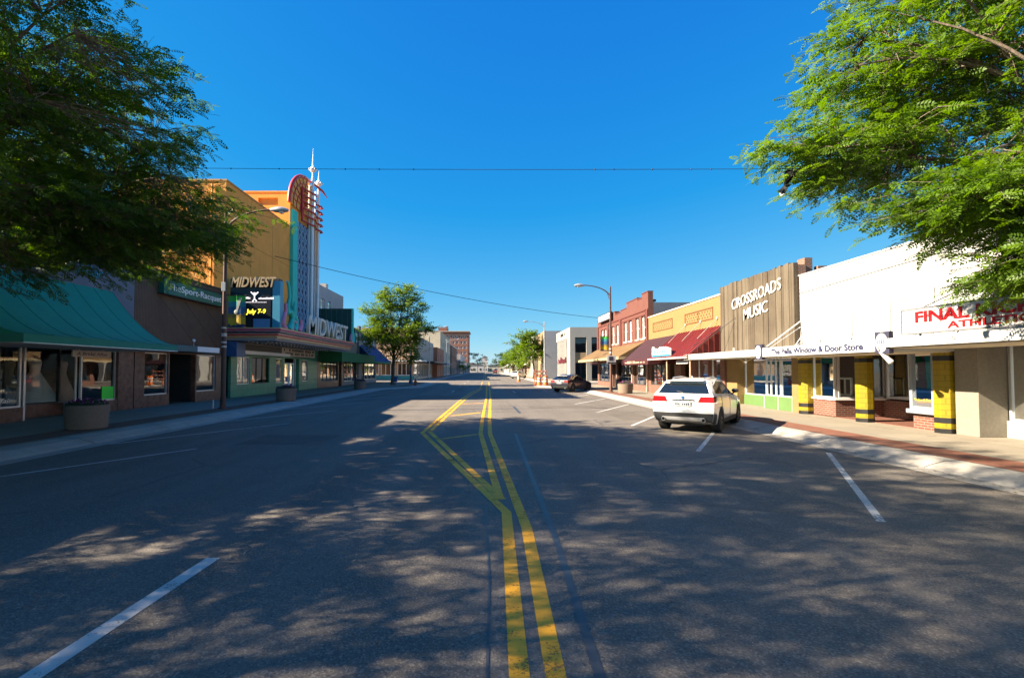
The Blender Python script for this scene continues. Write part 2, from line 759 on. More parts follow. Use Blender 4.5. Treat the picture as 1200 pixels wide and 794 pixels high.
def paint(name, col, wear=.62):
    """worn road paint: chips let the asphalt below show through"""
    m, t = nt(name)
    tc = N(t, 'ShaderNodeTexCoord').outputs['Object']
    f = noise(t, tc, 34, 5, .8)
    g = noise(t, tc, .9, 4, .65)
    h = noise(t, tc, 6, 3, .6)
    s1 = N(t, 'ShaderNodeMath', operation='ADD')
    t.links.new(f, s1.inputs[0])
    t.links.new(mrange(t, g, .3, .7, -.16, .14), s1.inputs[1])
    s2 = N(t, 'ShaderNodeMath', operation='ADD')
    t.links.new(s1.outputs[0], s2.inputs[0])
    t.links.new(mrange(t, h, .3, .7, -.06, .08), s2.inputs[1])
    c = mixc(t, mrange(t, g, .3, .7, 0, .35), col, scl(col, .7))
    c = mixc(t, mrange(t, h, .45, .7, 0, .3), c, scl(col, .55))
    b = N(t, 'ShaderNodeBsdfPrincipled')
    b.inputs['Roughness'].default_value = .7
    t.links.new(c, b.inputs['Base Color'])
    tr = N(t, 'ShaderNodeBsdfTransparent')
    mx = N(t, 'ShaderNodeMixShader')
    t.links.new(mrange(t, s2.outputs[0], .57, .68, 0, wear + .25), mx.inputs[0])
    t.links.new(b.outputs[0], mx.inputs[1])
    t.links.new(tr.outputs[0], mx.inputs[2])
    o = N(t, 'ShaderNodeOutputMaterial')
    t.links.new(mx.outputs[0], o.inputs[0])
    return m


M_ASPH = asphalt()
M_WALK = paving('pavement_concrete', (.225, .195, .15), 1.5, 1.5)
M_KERB = mat('kerb_concrete', (.30, .275, .24), .9, .2, 1.6, .3, 40)
M_PAVER = None
M_TAR_J = mat('joint_dirt', (.05, .045, .04), .9, .3, 6)


def paver():
    m, t = nt('brick_paver')
    tc = N(t, 'ShaderNodeTexCoord').outputs['Object']
    b = N(t, 'ShaderNodeTexBrick')
    b.inputs['Color1'].default_value = (.19, .06, .032, 1)
    b.inputs['Color2'].default_value = (.15, .05, .03, 1)
    b.inputs['Mortar'].default_value = (.10, .075, .06, 1)
    b.inputs['Scale'].default_value = 1
    b.inputs['Mortar Size'].default_value = .007
    b.inputs['Brick Width'].default_value = .2
    b.inputs['Row Height'].default_value = .1
    t.links.new(tc, b.inputs['Vector'])
    f = noise(t, tc, 1.4, 5, .7)
    c = mixc(t, mrange(t, f, .35, .7, 0, .6), b.outputs['Color'], (.17, .10, .07))
    out_bsdf(t, c, .9, 0, .25, b.outputs['Fac'], -.3, .005)
    return m


M_PAVER = paver()

# terrain to the horizon
mb = MB()
mb.quad((-5000, -400, -.1), (5000, -400, -.1), (5000, 7000, -.1), (-5000, 7000, -.1))
structure('ground', mb, mat('dry_ground', (.20, .17, .11), .95, .3, .02))
mb = MB()
prev = None
for i in range(61):
    x = -4000 + i * 135
    h = 40 + 34 * math.sin(i * .37) + 22 * math.sin(i * .93 + 1) + 8 * math.sin(i * 2.3)
    cur = (x, 4200 + 150 * math.sin(i * .6), max(14, h))
    if prev:
        mb.quad((prev[0], prev[1] - 500, -.3), (cur[0], cur[1] - 500, -.3), cur, prev)
        mb.quad(prev, cur, (cur[0], cur[1] + 600, -.3), (prev[0], prev[1] + 600, -.3))
    prev = cur
structure('hills', mb, mat('far_hills', (.075, .085, .055), .95, .3, .004))

# the road, flat, with the two side streets butted on
mb = MB()
mb.quad((-10.2, -45, 0), (8.7, -45, 0), (8.7, 420, 0), (-10.2, 420, 0))
structure('road', mb, M_ASPH)
mb = MB()
mb.quad((-90, 71.5, 0), (-10.2, 71.5, 0), (-10.2, 85.5, 0), (-90, 85.5, 0))
mb.quad((8.7, 61, 0), (90, 61, 0), (90, 75, 0), (8.7, 75, 0))
mb.quad((-200, 420, 0), (200, 420, 0), (200, 436, 0), (-200, 436, 0))
structure('side_street', mb, M_ASPH)


def offset_line(P, d):
    out = []
    n = len(P)
    for i in range(n):
        a = Vector(P[max(0, i - 1)])
        b = Vector(P[min(n - 1, i + 1)])
        t = (b - a).normalized()
        nn = Vector((t.y, -t.x))
        out.append((P[i][0] + nn.x * d, P[i][1] + nn.y * d))
    return out


def strip(mb, A, B, za, zb):
    for i in range(len(A) - 1):
        mb.quad((*A[i], za), (*A[i + 1], za), (*B[i + 1], zb), (*B[i], zb))


def dens(P, step=1.5):
    out = [P[0]]
    for a, b in zip(P, P[1:]):
        n = max(1, int(math.dist(a, b) / step))
        out += [(a[0] + (b[0] - a[0]) * i / n, a[1] + (b[1] - a[1]) * i / n) for i in range(1, n + 1)]
    return out


def arc(c, r, a0, a1, n=8):
    return [(c[0] + r * math.cos(R(a0 + (a1 - a0) * i / n)), c[1] + r * math.sin(R(a0 + (a1 - a0) * i / n))) for i in range(n + 1)]


LK = dens([(-10.0, -45), (-10.0, 46)], 3) + [(-9.6, 47.2), (-8.6, 49), (-7.6, 50.6), (-7.1, 52)] + [(-7.0, 60)] + arc((-12, 66), 5, 0, 90)[0:] + dens([(-14, 71.2), (-90, 71.2)], 20)
RK = dens([(8.5, -45), (8.5, 49)], 3) + [(8.2, 50), (7.2, 51.6), (6.2, 53), (5.9, 54.5)] + arc((9.4, 57.2), 3.5, 180, 90) + dens([(14, 60.7), (90, 60.7)], 20)
LK2 = dens([(-90, 85.8), (-14, 85.8)], 20) + arc((-12.0, 89), 3.1, -90, 0) + dens([(-8.8, 94), (-8.8, 420)], 20)
RK2 = dens([(90, 75.3), (13, 75.3)], 20) + arc((11.2, 78.4), 3.1, 270, 180) + dens([(8.1, 84), (8.1, 420)], 20)


def kerb_and_walk(K, sgn, walkname, far, brick_a, brick_b):
    # sgn: +1 when the pavement lies on the line's right-hand side
    k = [K, offset_line(K, sgn * .10), offset_line(K, sgn * .42), offset_line(K, sgn * .95)]
    mb = MB()
    gut = offset_line(K, -sgn * .38)
    strip(mb, gut, k[0], .004, .006)
    strip(mb, k[0], k[1], .006, .05)
    strip(mb, k[1], k[2], .05, .135)
    strip(mb, k[2], k[3], .135, .15)
    structure('kerb', mb, M_KERB, smooth=50)
    mj = MB()
    acc = 0
    for i in range(1, len(K) - 1):
        acc += math.dist(K[i], K[i - 1])
        if acc < 2.9 or math.hypot(*K[i]) > 75:
            continue
        acc = 0
        tx, ty = K[i + 1][0] - K[i][0], K[i + 1][1] - K[i][1]
        L_ = math.hypot(tx, ty)
        tx, ty = tx / L_ * .012, ty / L_ * .012
        for (A_, za), (B_, zb) in (((k[0], .010), (k[1], .054)), ((k[1], .054), (k[2], .139)), ((k[2], .139), (k[3], .154))):
            mj.quad((A_[i][0] - tx, A_[i][1] - ty, za), (A_[i][0] + tx, A_[i][1] + ty, za), (B_[i][0] + tx, B_[i][1] + ty, zb), (B_[i][0] - tx, B_[i][1] - ty, zb))
    if mj.f:
        structure('kerb_joint', mj, M_TAR_J)
    mb = MB()
    strip(mb, k[3], far, .15, .15)
    structure(walkname, mb, M_WALK)
    if brick_b:
        mb = MB()
        strip(mb, offset_line(K, sgn * brick_a), offset_line(K, sgn * brick_b), .154, .154)
        structure('brick_strip', mb, M_PAVER)


kerb_and_walk(LK, -1, 'pavement_left', [(-60, p[1]) if p[0] > -14.5 else (p[0], 66) for p in LK], 1.15, 2.2)
kerb_and_walk(RK, 1, 'pavement_right', [(60, p[1]) if p[0] < 13.5 else (p[0], 55) for p in RK], .7, 1.65)
kerb_and_walk(LK2, -1, 'pavement_left', [(p[0], 92) if p[0] < -14.5 else (-60, p[1]) for p in LK2], 0, 0)
kerb_and_walk(RK2, 1, 'pavement_right', [(p[0], 82) if p[0] > 13.5 else (60, p[1]) for p in RK2], 0, 0)


# painted lines ------------------------------------------------------
def stroke(mb, P, w, z=.004):
    P = [Vector(p) for p in P]
    n = len(P)
    L, Rr = [], []
    for i in range(n):
        a = (P[i] - P[i - 1]).normalized() if i else None
        b = (P[i + 1] - P[i]).normalized() if i < n - 1 else None
        t = (a + b).normalized() if a and b else (a or b)
        k = 1 / max(.4, t.dot(a if a else b))
        nn = Vector((-t.y, t.x)) * w / 2 * k
        L.append((*(P[i] + nn), z))
        Rr.append((*(P[i] - nn), z))
    for i in range(n - 1):
        mb.quad(L[i], L[i + 1], Rr[i + 1], Rr[i])


M_YEL = paint('yellow_road_paint', (.74, .34, .006), .5)
M_WHT = paint('white_road_paint', (.46, .45, .42), .62)
M_TAR = mat('tar_seal', (.048, .047, .047), .45, .2, 3)
W = .13
mb = MB()
A = [gnd(611, 820), gnd(593.5, 600), gnd(494.8, 507), gnd(543.5, 465.5), (-1.1, 42), (-.55, 50), (-.5, 75)]
A.insert(0, (A[0][0] + (A[0][0] - A[1][0]) * 1.2, A[0][1] - (A[1][1] - A[0][1]) * 1.2))
stroke(mb, A, W)
B = [gnd(657, 820), gnd(617.5, 619), gnd(574.2, 508), gnd(573.6, 493), gnd(574.6, 466), (.45, 60), (.5, 75)]
B.insert(0, (B[0][0] + (B[0][0] - B[1][0]) * 1.2, B[0][1] - (B[1][1] - B[0][1]) * 1.2))
stroke(mb, B, W)
stroke(mb, [gnd(588, 585), gnd(503.5, 505.5), gnd(547.5, 465.5), (-.8, 42), (-.3, 50)], W)
stroke(mb, [gnd(585.5, 583), gnd(563.2, 508), gnd(565, 493), gnd(570, 466), (.15, 60)], W, .008)
stroke(mb, [gnd(517, 514), gnd(560, 508.6)], W * 1.1)
stroke(mb, [gnd(529, 487), gnd(563, 483.2)], W * 1.5)
stroke(mb, [gnd(541, 473), gnd(567, 472.2)], W * 1.8)
stroke(mb, [(-.5, 88), (-.5, 300)], W)
stroke(mb, [(.0, 88), (.0, 300)], W)
structure('yellow_road_marking', mb, M_YEL)

mb = MB()
a0 = gnd(26, 800)
a1 = gnd(250, 653.5)
stroke(mb, [(a0[0] - (a1[0] - a0[0]) * .3, a0[1] - (a1[1] - a0[1]) * .3), a1], .14)
xl = -2.85
stroke(mb, [(2.45, 40.5), (2.45, 44)], .12)
for k in range(9):
    if k > 2:
        stroke(mb, [(xl, 5.1 + k * 12.2), (xl, 8.1 + k * 12.2)], .12)
# angled stalls, right kerb and left kerb
for y in (.9, 6.2, 11.5, 16.7, 21.9, 27.2, 32.3, 42.8):
    stroke(mb, [(4.95, y), (7.85, y + 5.1)], .10)
for y in (-.6, 5.0, 10.6, 16.1, 21.6, 27.2, 32.7, 38.2):
    stroke(mb, [(-9.55, y + 2.2), (-6.95, y + 6.4)][::-1] if False else [(-9.6, y + 2.0), (-6.95, y + 6.9)], .09)
structure('white_road_marking', mb, M_WHT)

mb = MB()
stroke(mb, [gnd(604, 508), gnd(624, 560), gnd(651, 630), gnd(712, 820)], .07)
stroke(mb, [(.02 + .015 * math.sin(y * 1.7), y) for y in np.arange(.5, 7.2, .8)], .02, .0062)
stroke(mb, [(1.5, 21.5), (1.45, 25.5)], .12)
rt = random.Random(3)
for y in (22.3, 25.6, 31.5, 39, 47, 17.2):
    x = -9.5
    P = []
    while x < 8:
        P.append((x, y + rt.uniform(-.12, .12)))
        x += rt.uniform(.5, 1.2)
    stroke(mb, P, .045)
for k in range(26):
    y = rt.uniform(3, 60)
    x = rt.uniform(-8.5, 6.5)
    P = [(x, y)]
    dx, dy = rt.choice([(1, .12), (.12, 1), (.7, .5), (1, -.2), (.1, 1)])
    for i in range(rt.randint(4, 11)):
        P.append((P[-1][0] + dx * .32 + rt.gauss(0, .07), P[-1][1] + dy * .32 + rt.gauss(0, .07)))
        if rt.random() < .15 and i > 2:
            q0 = P[-1]
            Q = [q0]
            for j in range(rt.randint(2, 5)):
                Q.append((Q[-1][0] + dy * .25 + rt.gauss(0, .06), Q[-1][1] + dx * .25 + rt.gauss(0, .06)))
            stroke(mb, Q, rt.uniform(.008, .018), .0045)
    stroke(mb, P, rt.uniform(.010, .028), .005)
structure('tar_seam', mb, M_TAR)

# an old utility cut and two patches of newer asphalt
mb = MB()
for (x0, y0, x1, y1) in ((5.2, 18.6, 6.6, 22.9), (-6.4, 12.5, -4.2, 14.4), (2.2, 24.5, 5.6, 26.0), (-4.9, 30.5, -1.9, 36.0)):
    n = 9
    L = [(x0 + rt.gauss(0, .02), y0 + (y1 - y0) * i / n, .003) for i in range(n + 1)]
    Rr = [(x1 + rt.gauss(0, .02), y0 + (y1 - y0) * i / n, .003) for i in range(n + 1)]
    for i in range(n):
        mb.quad(L[i], Rr[i], Rr[i + 1], L[i + 1])
structure('asphalt_patch', mb, mat('patch_asphalt', (.105, .088, .071), .9, .25, 1.2, .4, 70))

# gutter leaves and grit along the near kerb
M_LITTER = mat('dry_litter', (.16, .11, .05), .9, .4, 20)
V = []
rl = random.Random(5)
for i in range(700):
    y = rl.uniform(3, 22)
    x = 8.42 - abs(rl.gauss(0, .22)) if rl.random() < .75 else 8.5 + rl.uniform(0, 1.2)
    z = .02 if x < 8.5 else .17
    s = rl.uniform(.012, .035)
    a = rl.uniform(0, 6.28)
    V += [(x + s * math.cos(a + k * 1.57) * (1 if k % 2 else .5), y + s * math.sin(a + k * 1.57), z + rl.uniform(0, .01)) for k in range(4)]
o = mesh_from_arrays('fallen_leaves', np.array(V), 4, M_LITTER, None)
stuff(o)

# ------------------------------------------------------------------ sky and sun
SUN_EL, SUN_PHI = 31.0, 8.0
sx, sy, sz = -math.cos(R(SUN_EL)) * math.cos(R(SUN_PHI)), -math.cos(R(SUN_EL)) * math.sin(R(SUN_PHI)), math.sin(R(SUN_EL))
w = bpy.data.worlds.new('World')
sc.world = w
w.use_nodes = True
t = w.node_tree
t.nodes.clear()
sk = t.nodes.new('ShaderNodeTexSky')
sk.sky_type = 'NISHITA'
sk.sun_disc = False
sk.sun_elevation = R(SUN_EL)
sk.sun_rotation = math.atan2(sx, sy)
sk.altitude = 1200
sk.air_density = 1.0
sk.dust_density = .2
sk.ozone_density = 3.2
EXPO = 2.3
bg = t.nodes.new('ShaderNodeBackground')
bg.inputs[1].default_value = .10
# the sky's own colours with a softer fall-off from horizon to zenith and a deeper blue
SEP = N(t, 'ShaderNodeSeparateColor')
t.links.new(sk.outputs[0], SEP.inputs[0])
CMB = N(t, 'ShaderNodeCombineColor')
KS = 1 / (2 ** EXPO) / .10


def mth(op, a, b):
    n = N(t, 'ShaderNodeMath', operation=op)
    for i, v in enumerate((a, b)):
        if isinstance(v, (int, float)):
            n.inputs[i].default_value = v
        else:
            t.links.new(v, n.inputs[i])
    return n.outputs[0]


rr = mth('MULTIPLY', mth('SUBTRACT', SEP.outputs[0], 1.0), .115 * KS)
t.links.new(mth('MAXIMUM', rr, mth('MULTIPLY', SEP.outputs[0], .018 * KS)), CMB.inputs[0])
t.links.new(mth('MULTIPLY', mth('POWER', SEP.outputs[1], .76), .198 * KS), CMB.inputs[1])
t.links.new(mth('MULTIPLY', mth('POWER', SEP.outputs[2], .233), .615 * KS), CMB.inputs[2])
t.links.new(CMB.outputs[0], bg.inputs[0])
wo = t.nodes.new('ShaderNodeOutputWorld')
t.links.new(bg.outputs[0], wo.inputs[0])
ld = bpy.data.lights.new('sun', 'SUN')
ld.energy = 5.0
ld.angle = R(.53)
ld.color = (1.0, .86, .66)
sun = bpy.data.objects.new('sun', ld)
COL.objects.link(sun)
sun.rotation_euler = Vector((-sx, -sy, -sz)).to_track_quat('-Z', 'Y').to_euler()
sc.view_settings.view_transform = 'Standard'
sc.view_settings.look = 'None'
sc.view_settings.exposure = EXPO
sc.view_settings.gamma = 1.0
sc.view_settings.use_curve_mapping = False
# ================================================================== buildings, shaded side of the street
M_BLUEST = mat('blue_grey_stucco', (.15, .17, .215), .9, .12, 1.2, .2, 40, streak=.3)
M_REDSTONE = mat('red_granite', (.15, .07, .05), .35, .6, 4.5)
M_TEALCAN = mat('teal_canvas', (.008, .235, .165), .8, .1, 1.0, .05, 90)
M_TRIM = mat('pale_trim', (.55, .53, .50), .7, .1, 2)
M_BROWNMET = None


def ribbed(name, col, pitch, dark=.5):
    m, t = nt(name)
    tc, uv = facade_uv(t)
    wv = N(t, 'ShaderNodeTexWave', wave_type='BANDS', bands_direction='X')
    wv.inputs['Scale'].default_value = math.pi / pitch / 10 * 2
    t.links.new(uv, wv.inputs['Vector'])
    f = noise(t, tc, 1.3, 5, .7)
    c = mixc(t, mrange(t, f, .3, .7, 0, 1), scl(col, .8), scl(col, 1.2))
    out_bsdf(t, c, .6, 0, .3, wv.outputs['Fac'], .6, .02)
    return m


M_BROWNMET = ribbed('brown_ribbed_siding', (.11, .066, .044), .2)
M_GALVD = mat('dull_metal', (.30, .28, .25), .6, .2, 4, metal=.2)
M_GOLD = mat('orange_stucco', (.76, .33, .065), .9, .13, .7, .25, 18, streak=.45)
M_PINKBR = brick('pink_brick', (.46, .25, .18), (.40, .21, .15), (.42, .32, .26))
M_SIDEBR = brick('brown_brick', (.20, .10, .07), (.16, .08, .055), (.2, .17, .14))
M_DISPLAY = mat('display_cloth', (.30, .28, .25), .9, .1, 4)

# --- bridal shop ------------------------------------------------------------
b = thing('corner_shop', 'blue grey stucco shop with curved parapet and teal lettering above a teal awning', 'shop', (XL, 13, .15))
Y0, Y1 = 3.0, 21.99
pts = [(Y0, 2.95), (Y1, 2.95), (Y1, 6.7), (20.4, 6.7), (19.9, 6.76), (19.45, 6.95), (19.15, 7.12), (18.7, 7.2), (18.1, 7.27), (9.0, 7.27), (8.2, 7.2), (7.4, 7.0), (6.7, 6.76), (6.2, 6.7), (Y0, 6.7)]
mb = MB()
FL.poly(mb, pts, -.3, 0)
# ground floor: stone piers, bulkheads and reveals
mb2 = MB()
for a, c in ((Y0, 3.6), (9.0, 9.35), (21.08, 21.99)):
    FL.box(mb2, a, c, .15, 2.95, -.3, .04)
for a, c, d in ((3.6, 9.0, .02), (9.35, 16.8, .02), (19.28, 21.08, .02)):
    FL.box(mb2, a, c, .15, .62, -.28, d)
FL.box(mb2, 17.0, 19.28, .15, .62, -1.2, -.75)
mb2.build('stone_base', M_REDSTONE, b, bevel=.01)
mb.build('front_wall', M_BLUEST, b)
mb = MB()
FL.box(mb, 3.6, 9.0, 2.72, 2.95, -.28, -.0)
FL.box(mb, 9.35, 16.8, 2.72, 2.95, -.28, -.0)
FL.box(mb, 16.8, 21.08, 2.72, 2.95, -1.0, -.0)
mb.build('lintel', M_TRIM, b)
mb = MB()
for (u0, z0), (u1, z1) in zip(pts[2:], pts[3:] + []):
    mb.hexa([FL.p(u0, z0, -.32), FL.p(u1, z1, -.32), FL.p(u1, z1, .05), FL.p(u0, z0, .05), FL.p(u0, z0 + .07, -.32), FL.p(u1, z1 + .07, -.32), FL.p(u1, z1 + .07, .05), FL.p(u0, z0 + .07, .05)])
mb.build('coping', M_TRIM, b)
window(FL, b, 3.6, 9.0, .62, 2.72, M_ALU, M_GLASS, nu=3, rec=.08)
window(FL, b, 9.35, 16.8, .62, 2.72, M_ALU, M_GLASS, nu=3, rec=.08)
window(FL, b, 17.0, 19.2, .62, 2.72, M_DARKFR, M_GLASS, rec=.85)
window(FL, b, 19.28, 21.08, .62, 2.72, M_ALU, M_GLASS, rec=.08)
# the return beside the set-back window is a glazed door
FYr = FY(16.85)
window(FYr, b, XL - 1.0, XL - .06, .15, 2.72, M_ALU, M_GLASS, rec=.02, name='door')
window(FY(19.22), b, XL - .9, XL - .2, .62, 2.72, M_ALU, M_GLASS, rec=-.06, fw=.05)
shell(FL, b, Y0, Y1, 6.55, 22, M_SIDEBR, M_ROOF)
prof = [(0, 5.2)] + [(2.82 * (1 - (1 - s) ** 1.0) if False else 2.82 * s, 5.2 - 2.28 * (1 - (1 - s) ** 1.75)) for s in np.linspace(.08, 1, 12)]
aw = awning(FL, b, 13.75, 20.65, prof, M_TEALCAN, valance=.24, label='teal canvas awning flaring out over the pavement', vm=mat('teal_valance', (.02, .19, .15), .8, .1, 2))
mb = MB()
FL.box(mb, 13.8, 20.6, 2.66, 2.7, .02, 2.78)
mb.build('soffit', M_TRIM, aw)
mb = MB()
FL.box(mb, 13.75, 20.65, 2.66, 2.685, 2.79, 2.845)
mb.build('edge_trim', M_WHITE, aw)
mb = MB()
for u in np.linspace(13.75, 20.65, 8):
    for (d0, z0), (d1, z1) in zip(prof, prof[1:]):
        mb.tube([FL.p(u, z0 + .006, d0), FL.p(u, z1 + .006, d1)], .013, 5, cap=False)
mb.build('seam', M_TEALCAN, aw)
M_CYAN = mat('cyan_letter', (.035, .38, .52), .5, .05, 3)
text(FL, 'A  Bridal  Affair', 16.55, 5.62, .46, M_CYAN, b, d=.01, ext=.04, width=3.55, shear=.18, bold=.012)
text(FL, 'Bridal Affair', 15.0, .8, .16, M_WHITE, b, d=-.11, ext=.004, width=1.55, shear=.35)

# blue tall blade end (return wall beyond the awning) and rear pink block
hs_ = thing('hanging_sign', 'small pale sign board with dark lettering hanging under the teal awning', 'sign', (XL + 1.3, 18, 2.45))
mb = MB()
FX(XL + 1.3, 1).box(mb, 17.2, 18.95, 2.36, 2.6, -.03, .03)
mb.build('board', mat('sign_board', (.42, .36, .32), .7, .1, 3), hs_, bevel=.006)
mb = MB()
for u in (17.5, 18.6):
    mb.tube([FX(XL + 1.3, 1).p(u, 2.6, 0), FX(XL + 1.3, 1).p(u, 2.67, 0)], .01, 5)
mb.build('hanger', M_STEEL, hs_)
text(FX(XL + 1.3, 1), 'A Bridal Affair', 17.36, 2.42, .12, mat('maroon_letter', (.10, .03, .04), .6), hs_, d=.03, ext=.006, width=1.45, shear=.2)


def dress(u, d, z, h, col, label, sash=None, w=.42):
    t = thing('bridal_dress', label, 'dress', FL.p(u, z, d), 'gowns on stands in the bridal window')
    mb = MB()
    k = h / 1.5
    mb.lathe([(w * k * 1.25, 0), (w * k * 1.15, .12 * k), (w * k * .8, .5 * k), (w * k * .5, .78 * k), (.13 * k, 1.0 * k), (.15 * k, 1.15 * k), (.18 * k, 1.3 * k), (.15 * k, 1.38 * k), (.05 * k, 1.42 * k)], FL.p(u, z, d), 18)
    for i in range(len(mb.v)):
        x, y, zz = mb.v[i]
        a = math.atan2(y - t.location.y, x - t.location.x)
        f = 1 + .07 * math.sin(a * 9) * max(0, 1 - (zz - z) / (h * .6))
        mb.v[i] = (t.location.x + (x - t.location.x) * f, t.location.y + (y - t.location.y) * f, zz)
    mb.build('gown', mat('gown_' + label[:5], col, .8, .06, 8), t, smooth=60)
    mb = MB()
    mb.lathe([(.035 * k, 1.42 * k), (.035 * k, 1.5 * k), (.05 * k, 1.53 * k), (.01, 1.58 * k)], FL.p(u, z, d), 10)
    mb.build('stand_neck', M_DARKFR, t, smooth=50)
    if sash:
        mb = MB()
        mb.lathe([(.15 * k, .96 * k), (.155 * k, 1.06 * k)], FL.p(u, z, d), 14)
        c = FL.p(u, z, d + .16 * k)
        mb.hexa([(c[0], c[1] - .03, c[2] + .5 * k), (c[0] + .02, c[1] - .03, c[2] + .5 * k), (c[0] + .02, c[1] + .05, c[2] + .5 * k), (c[0], c[1] + .05, c[2] + .5 * k), (c[0] - .06, c[1] - .02, c[2] + 1.0 * k), (c[0] - .02, c[1] - .02, c[2] + 1.0 * k), (c[0] - .02, c[1] + .03, c[2] + 1.0 * k), (c[0] - .06, c[1] + .03, c[2] + 1.0 * k)])
        mb.build('sash', mat('burgundy_satin', (.12, .01, .03), .4), t)
    return t


stage = thing('display_stage', 'low cloth covered stage behind the bridal shop glass', 'stage', FL.p(18.2, .16, -1.8))
mb = MB()
FL.box(mb, 17.0, 21.0, .16, .62, -2.3, -1.25)
mb.build('riser', M_DISPLAY, stage)
dress(17.55, -1.6, .62, 1.35, (.75, .72, .66), 'ivory short bridal gown with a burgundy sash in the window', True, .5)
dress(18.25, -1.95, .62, 1.7, (.55, .47, .33), 'champagne gown standing between two white gowns')
dress(18.95, -1.6, .62, 1.8, (.72, .74, .72), 'tall white gown with a flared skirt beside the window post', None, .5)
dress(20.15, -1.6, .62, 1.75, (.62, .40, .30), 'blush pink gown behind the window with the green poster', None, .36)
po = thing('window_poster', 'lime green poster stuck in the lower corner of a shop window', 'poster', FL.p(20.7, .9, -.09))
mb = MB()
FL.box(mb, 20.36, 21.0, .66, 1.2, -.098, -.092)
mb.build('sheet', mat('lime_paper', (.08, .72, .06), .7, .03, 2), po)

# --- racquet shop --------------------------------------------------------------
b = thing('brown_shop', 'brown ribbed metal fronted shop with a long green sign beside the orange theatre', 'shop', (XL, 25.8, .15))
Y0, Y1 = 22.01, 29.54
mb = MB()
wall(mb, FL, Y0, Y1, 2.75, 6.65)
mb.build('front_wall', M_BROWNMET, b)
mb = MB()
holes = [(22.75, 24.45, .7, 2.72), (24.55, 26.75, .15, 2.72), (26.85, 28.75, .7, 2.72)]
wall(mb, FL, Y0, Y1, .15, 2.75, holes, .28)
FL.box(mb, Y0 + .02, Y0 + .5, .16, 2.7, 0, .05)
mb.build('stone_base', M_REDSTONE, b)
window(FL, b, *holes[0], M_ALU, M_GLASS, rec=.06)
window(FL, b, *holes[2], M_ALU, M_GLASS, rec=.06)
mb = MB()
FL.box(mb, 24.3, 24.55, .16, 2.72, -1.6, -.28)
FL.box(mb, 26.75, 27.0, .16, 2.72, -1.6, -.28)
mb.build('entry_wall', M_DARKFR, b)
window(FL, b, 24.56, 25.5, .17, 2.72, M_DARKFR, M_GLASSD, rec=1.5)
door(FL, b, 25.5, 26.74, .17, 2.5, M_DARKFR, M_GLASSD, rec=1.5, double=False)
mb = MB()
FL.box(mb, 22.1, 27.2, 2.8, 3.1, .02, 1.05)
cn = mb.build('canopy', mat('teal_fascia', (.06, .12, .13), .6, .1, 2), b, bevel=.01)
mb = MB()
FL.box(mb, 25.1, 27.15, 2.82, 3.09, 1.052, 1.07)
mb.build('white_panel', M_WHITE, cn)
mb = MB()
mb.tube([FL.p(25.2, 3.1, .8), FL.p(25.2, 3.32, .8)], .015, 6)
mb.ball(FL.p(25.2, 3.4, .8), .08, 8)
mb.build('globe_lamp', M_WHITE, cn, smooth=60)
mb = MB()
FL.box(mb, 23.55, 28.95, 5.6, 6.32, .02, .3)
sg = mb.build('sign_box', mat('green_sign', (.012, .13, .085), .4, .08, 2), b, bevel=.02)
text(FL, 'TheSport-Racquet', 23.85, 5.83, .34, M_WHITE, sg, d=.302, ext=.02, width=4.8, bold=.01)
mb = MB()
FL.box(mb, 23.5, 29.0, 5.56, 5.6, .02, .33)
FL.box(mb, 23.5, 29.0, 6.32, 6.36, .02, .33)
mb.build('sign_edge', M_BLACK, sg)
for u in (24.6, 26.6, 28.4):
    mb = MB()
    mb.tube([FL.p(u - .9, 5.45, .01), FL.p(u + .6, 3.15, .9)], .012, 5)
    mb.build('guy_rod', M_DARKFR, b)
mb = MB()
FL.box(mb, Y0, Y1, 6.65, 6.74, -.32, .04)
mb.build('coping', M_DARKFR, b)
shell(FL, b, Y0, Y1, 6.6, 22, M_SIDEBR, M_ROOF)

# --- rear pink brick block, seen over the roofs ---------------------------------
b = thing('rear_brick_block', 'pink brick rear building rising behind the blue shop roof', 'building', (-30, 34, 0))
mb = MB()
mb.box(-46, -22.1, 29.3, 46, 0, 11.3)
mb.build('wall', M_PINKBR, b)
mb = MB()
mb.box(-46.1, -22.0, 29.2, 46, 11.3, 11.45)
mb.build('coping', M_TRIM, b)

# --- theatre -------------------------------------------------------------------
b = thing('movie_theatre', 'orange stucco movie theatre with a neon tower, a marquee and a green tiled front', 'theatre', (XL, 38, .15))
M_TURQ = mat('turquoise_panel', (.03, .50, .42), .6, .1, 1.5, streak=.2)
M_NAVY = mat('navy_panel', (.012, .02, .075), .6, .15, 2)
M_LBLUE = mat('pale_blue_paint', (.26, .42, .58), .5, .08, 3)
M_RED = mat('red_enamel', (.42, .03, .022), .45, .1, 3)
M_GRT = brick('green_glazed_tile', (.06, .30, .18), (.05, .25, .15), (.02, .09, .06), .6, .45, 0, .012, .3)
Y0, Y1 = 29.56, 46.1
mb = MB()
wall(mb, FL, Y0, 39.3, 3.75, 13.4)
FL.box(mb, Y0, Y0 + .3, 0.15, 13.4, -6.2, -.3)          # side wall towards the viewer
FL.box(mb, Y0 + .3, 39.3, 12.6, 12.8, -6.2, -.3)
FL.box(mb, Y0 + .3, 39.3, 0.15, 13.4, -6.2, -5.9)
mb.build('auditorium_wall', M_GOLD, b)
mb = MB()
FL.box(mb, Y0 - .02, 39.3, 13.4, 13.5, -.35, .05)
FL.box(mb, Y0 - .04, Y0 + .3, 13.4, 13.5, -6.2, -.35)
mb.build('coping', mat('orange_coping', (.46, .25, .08), .8, .1, 2), b)
mb = MB()
FYt = FY(39.3)
wall(mb, FYt, XL - 14, XL, 13.41, 16.25, [(XL - 2.6, XL - 1.0, 15.2, 15.8)], .3)
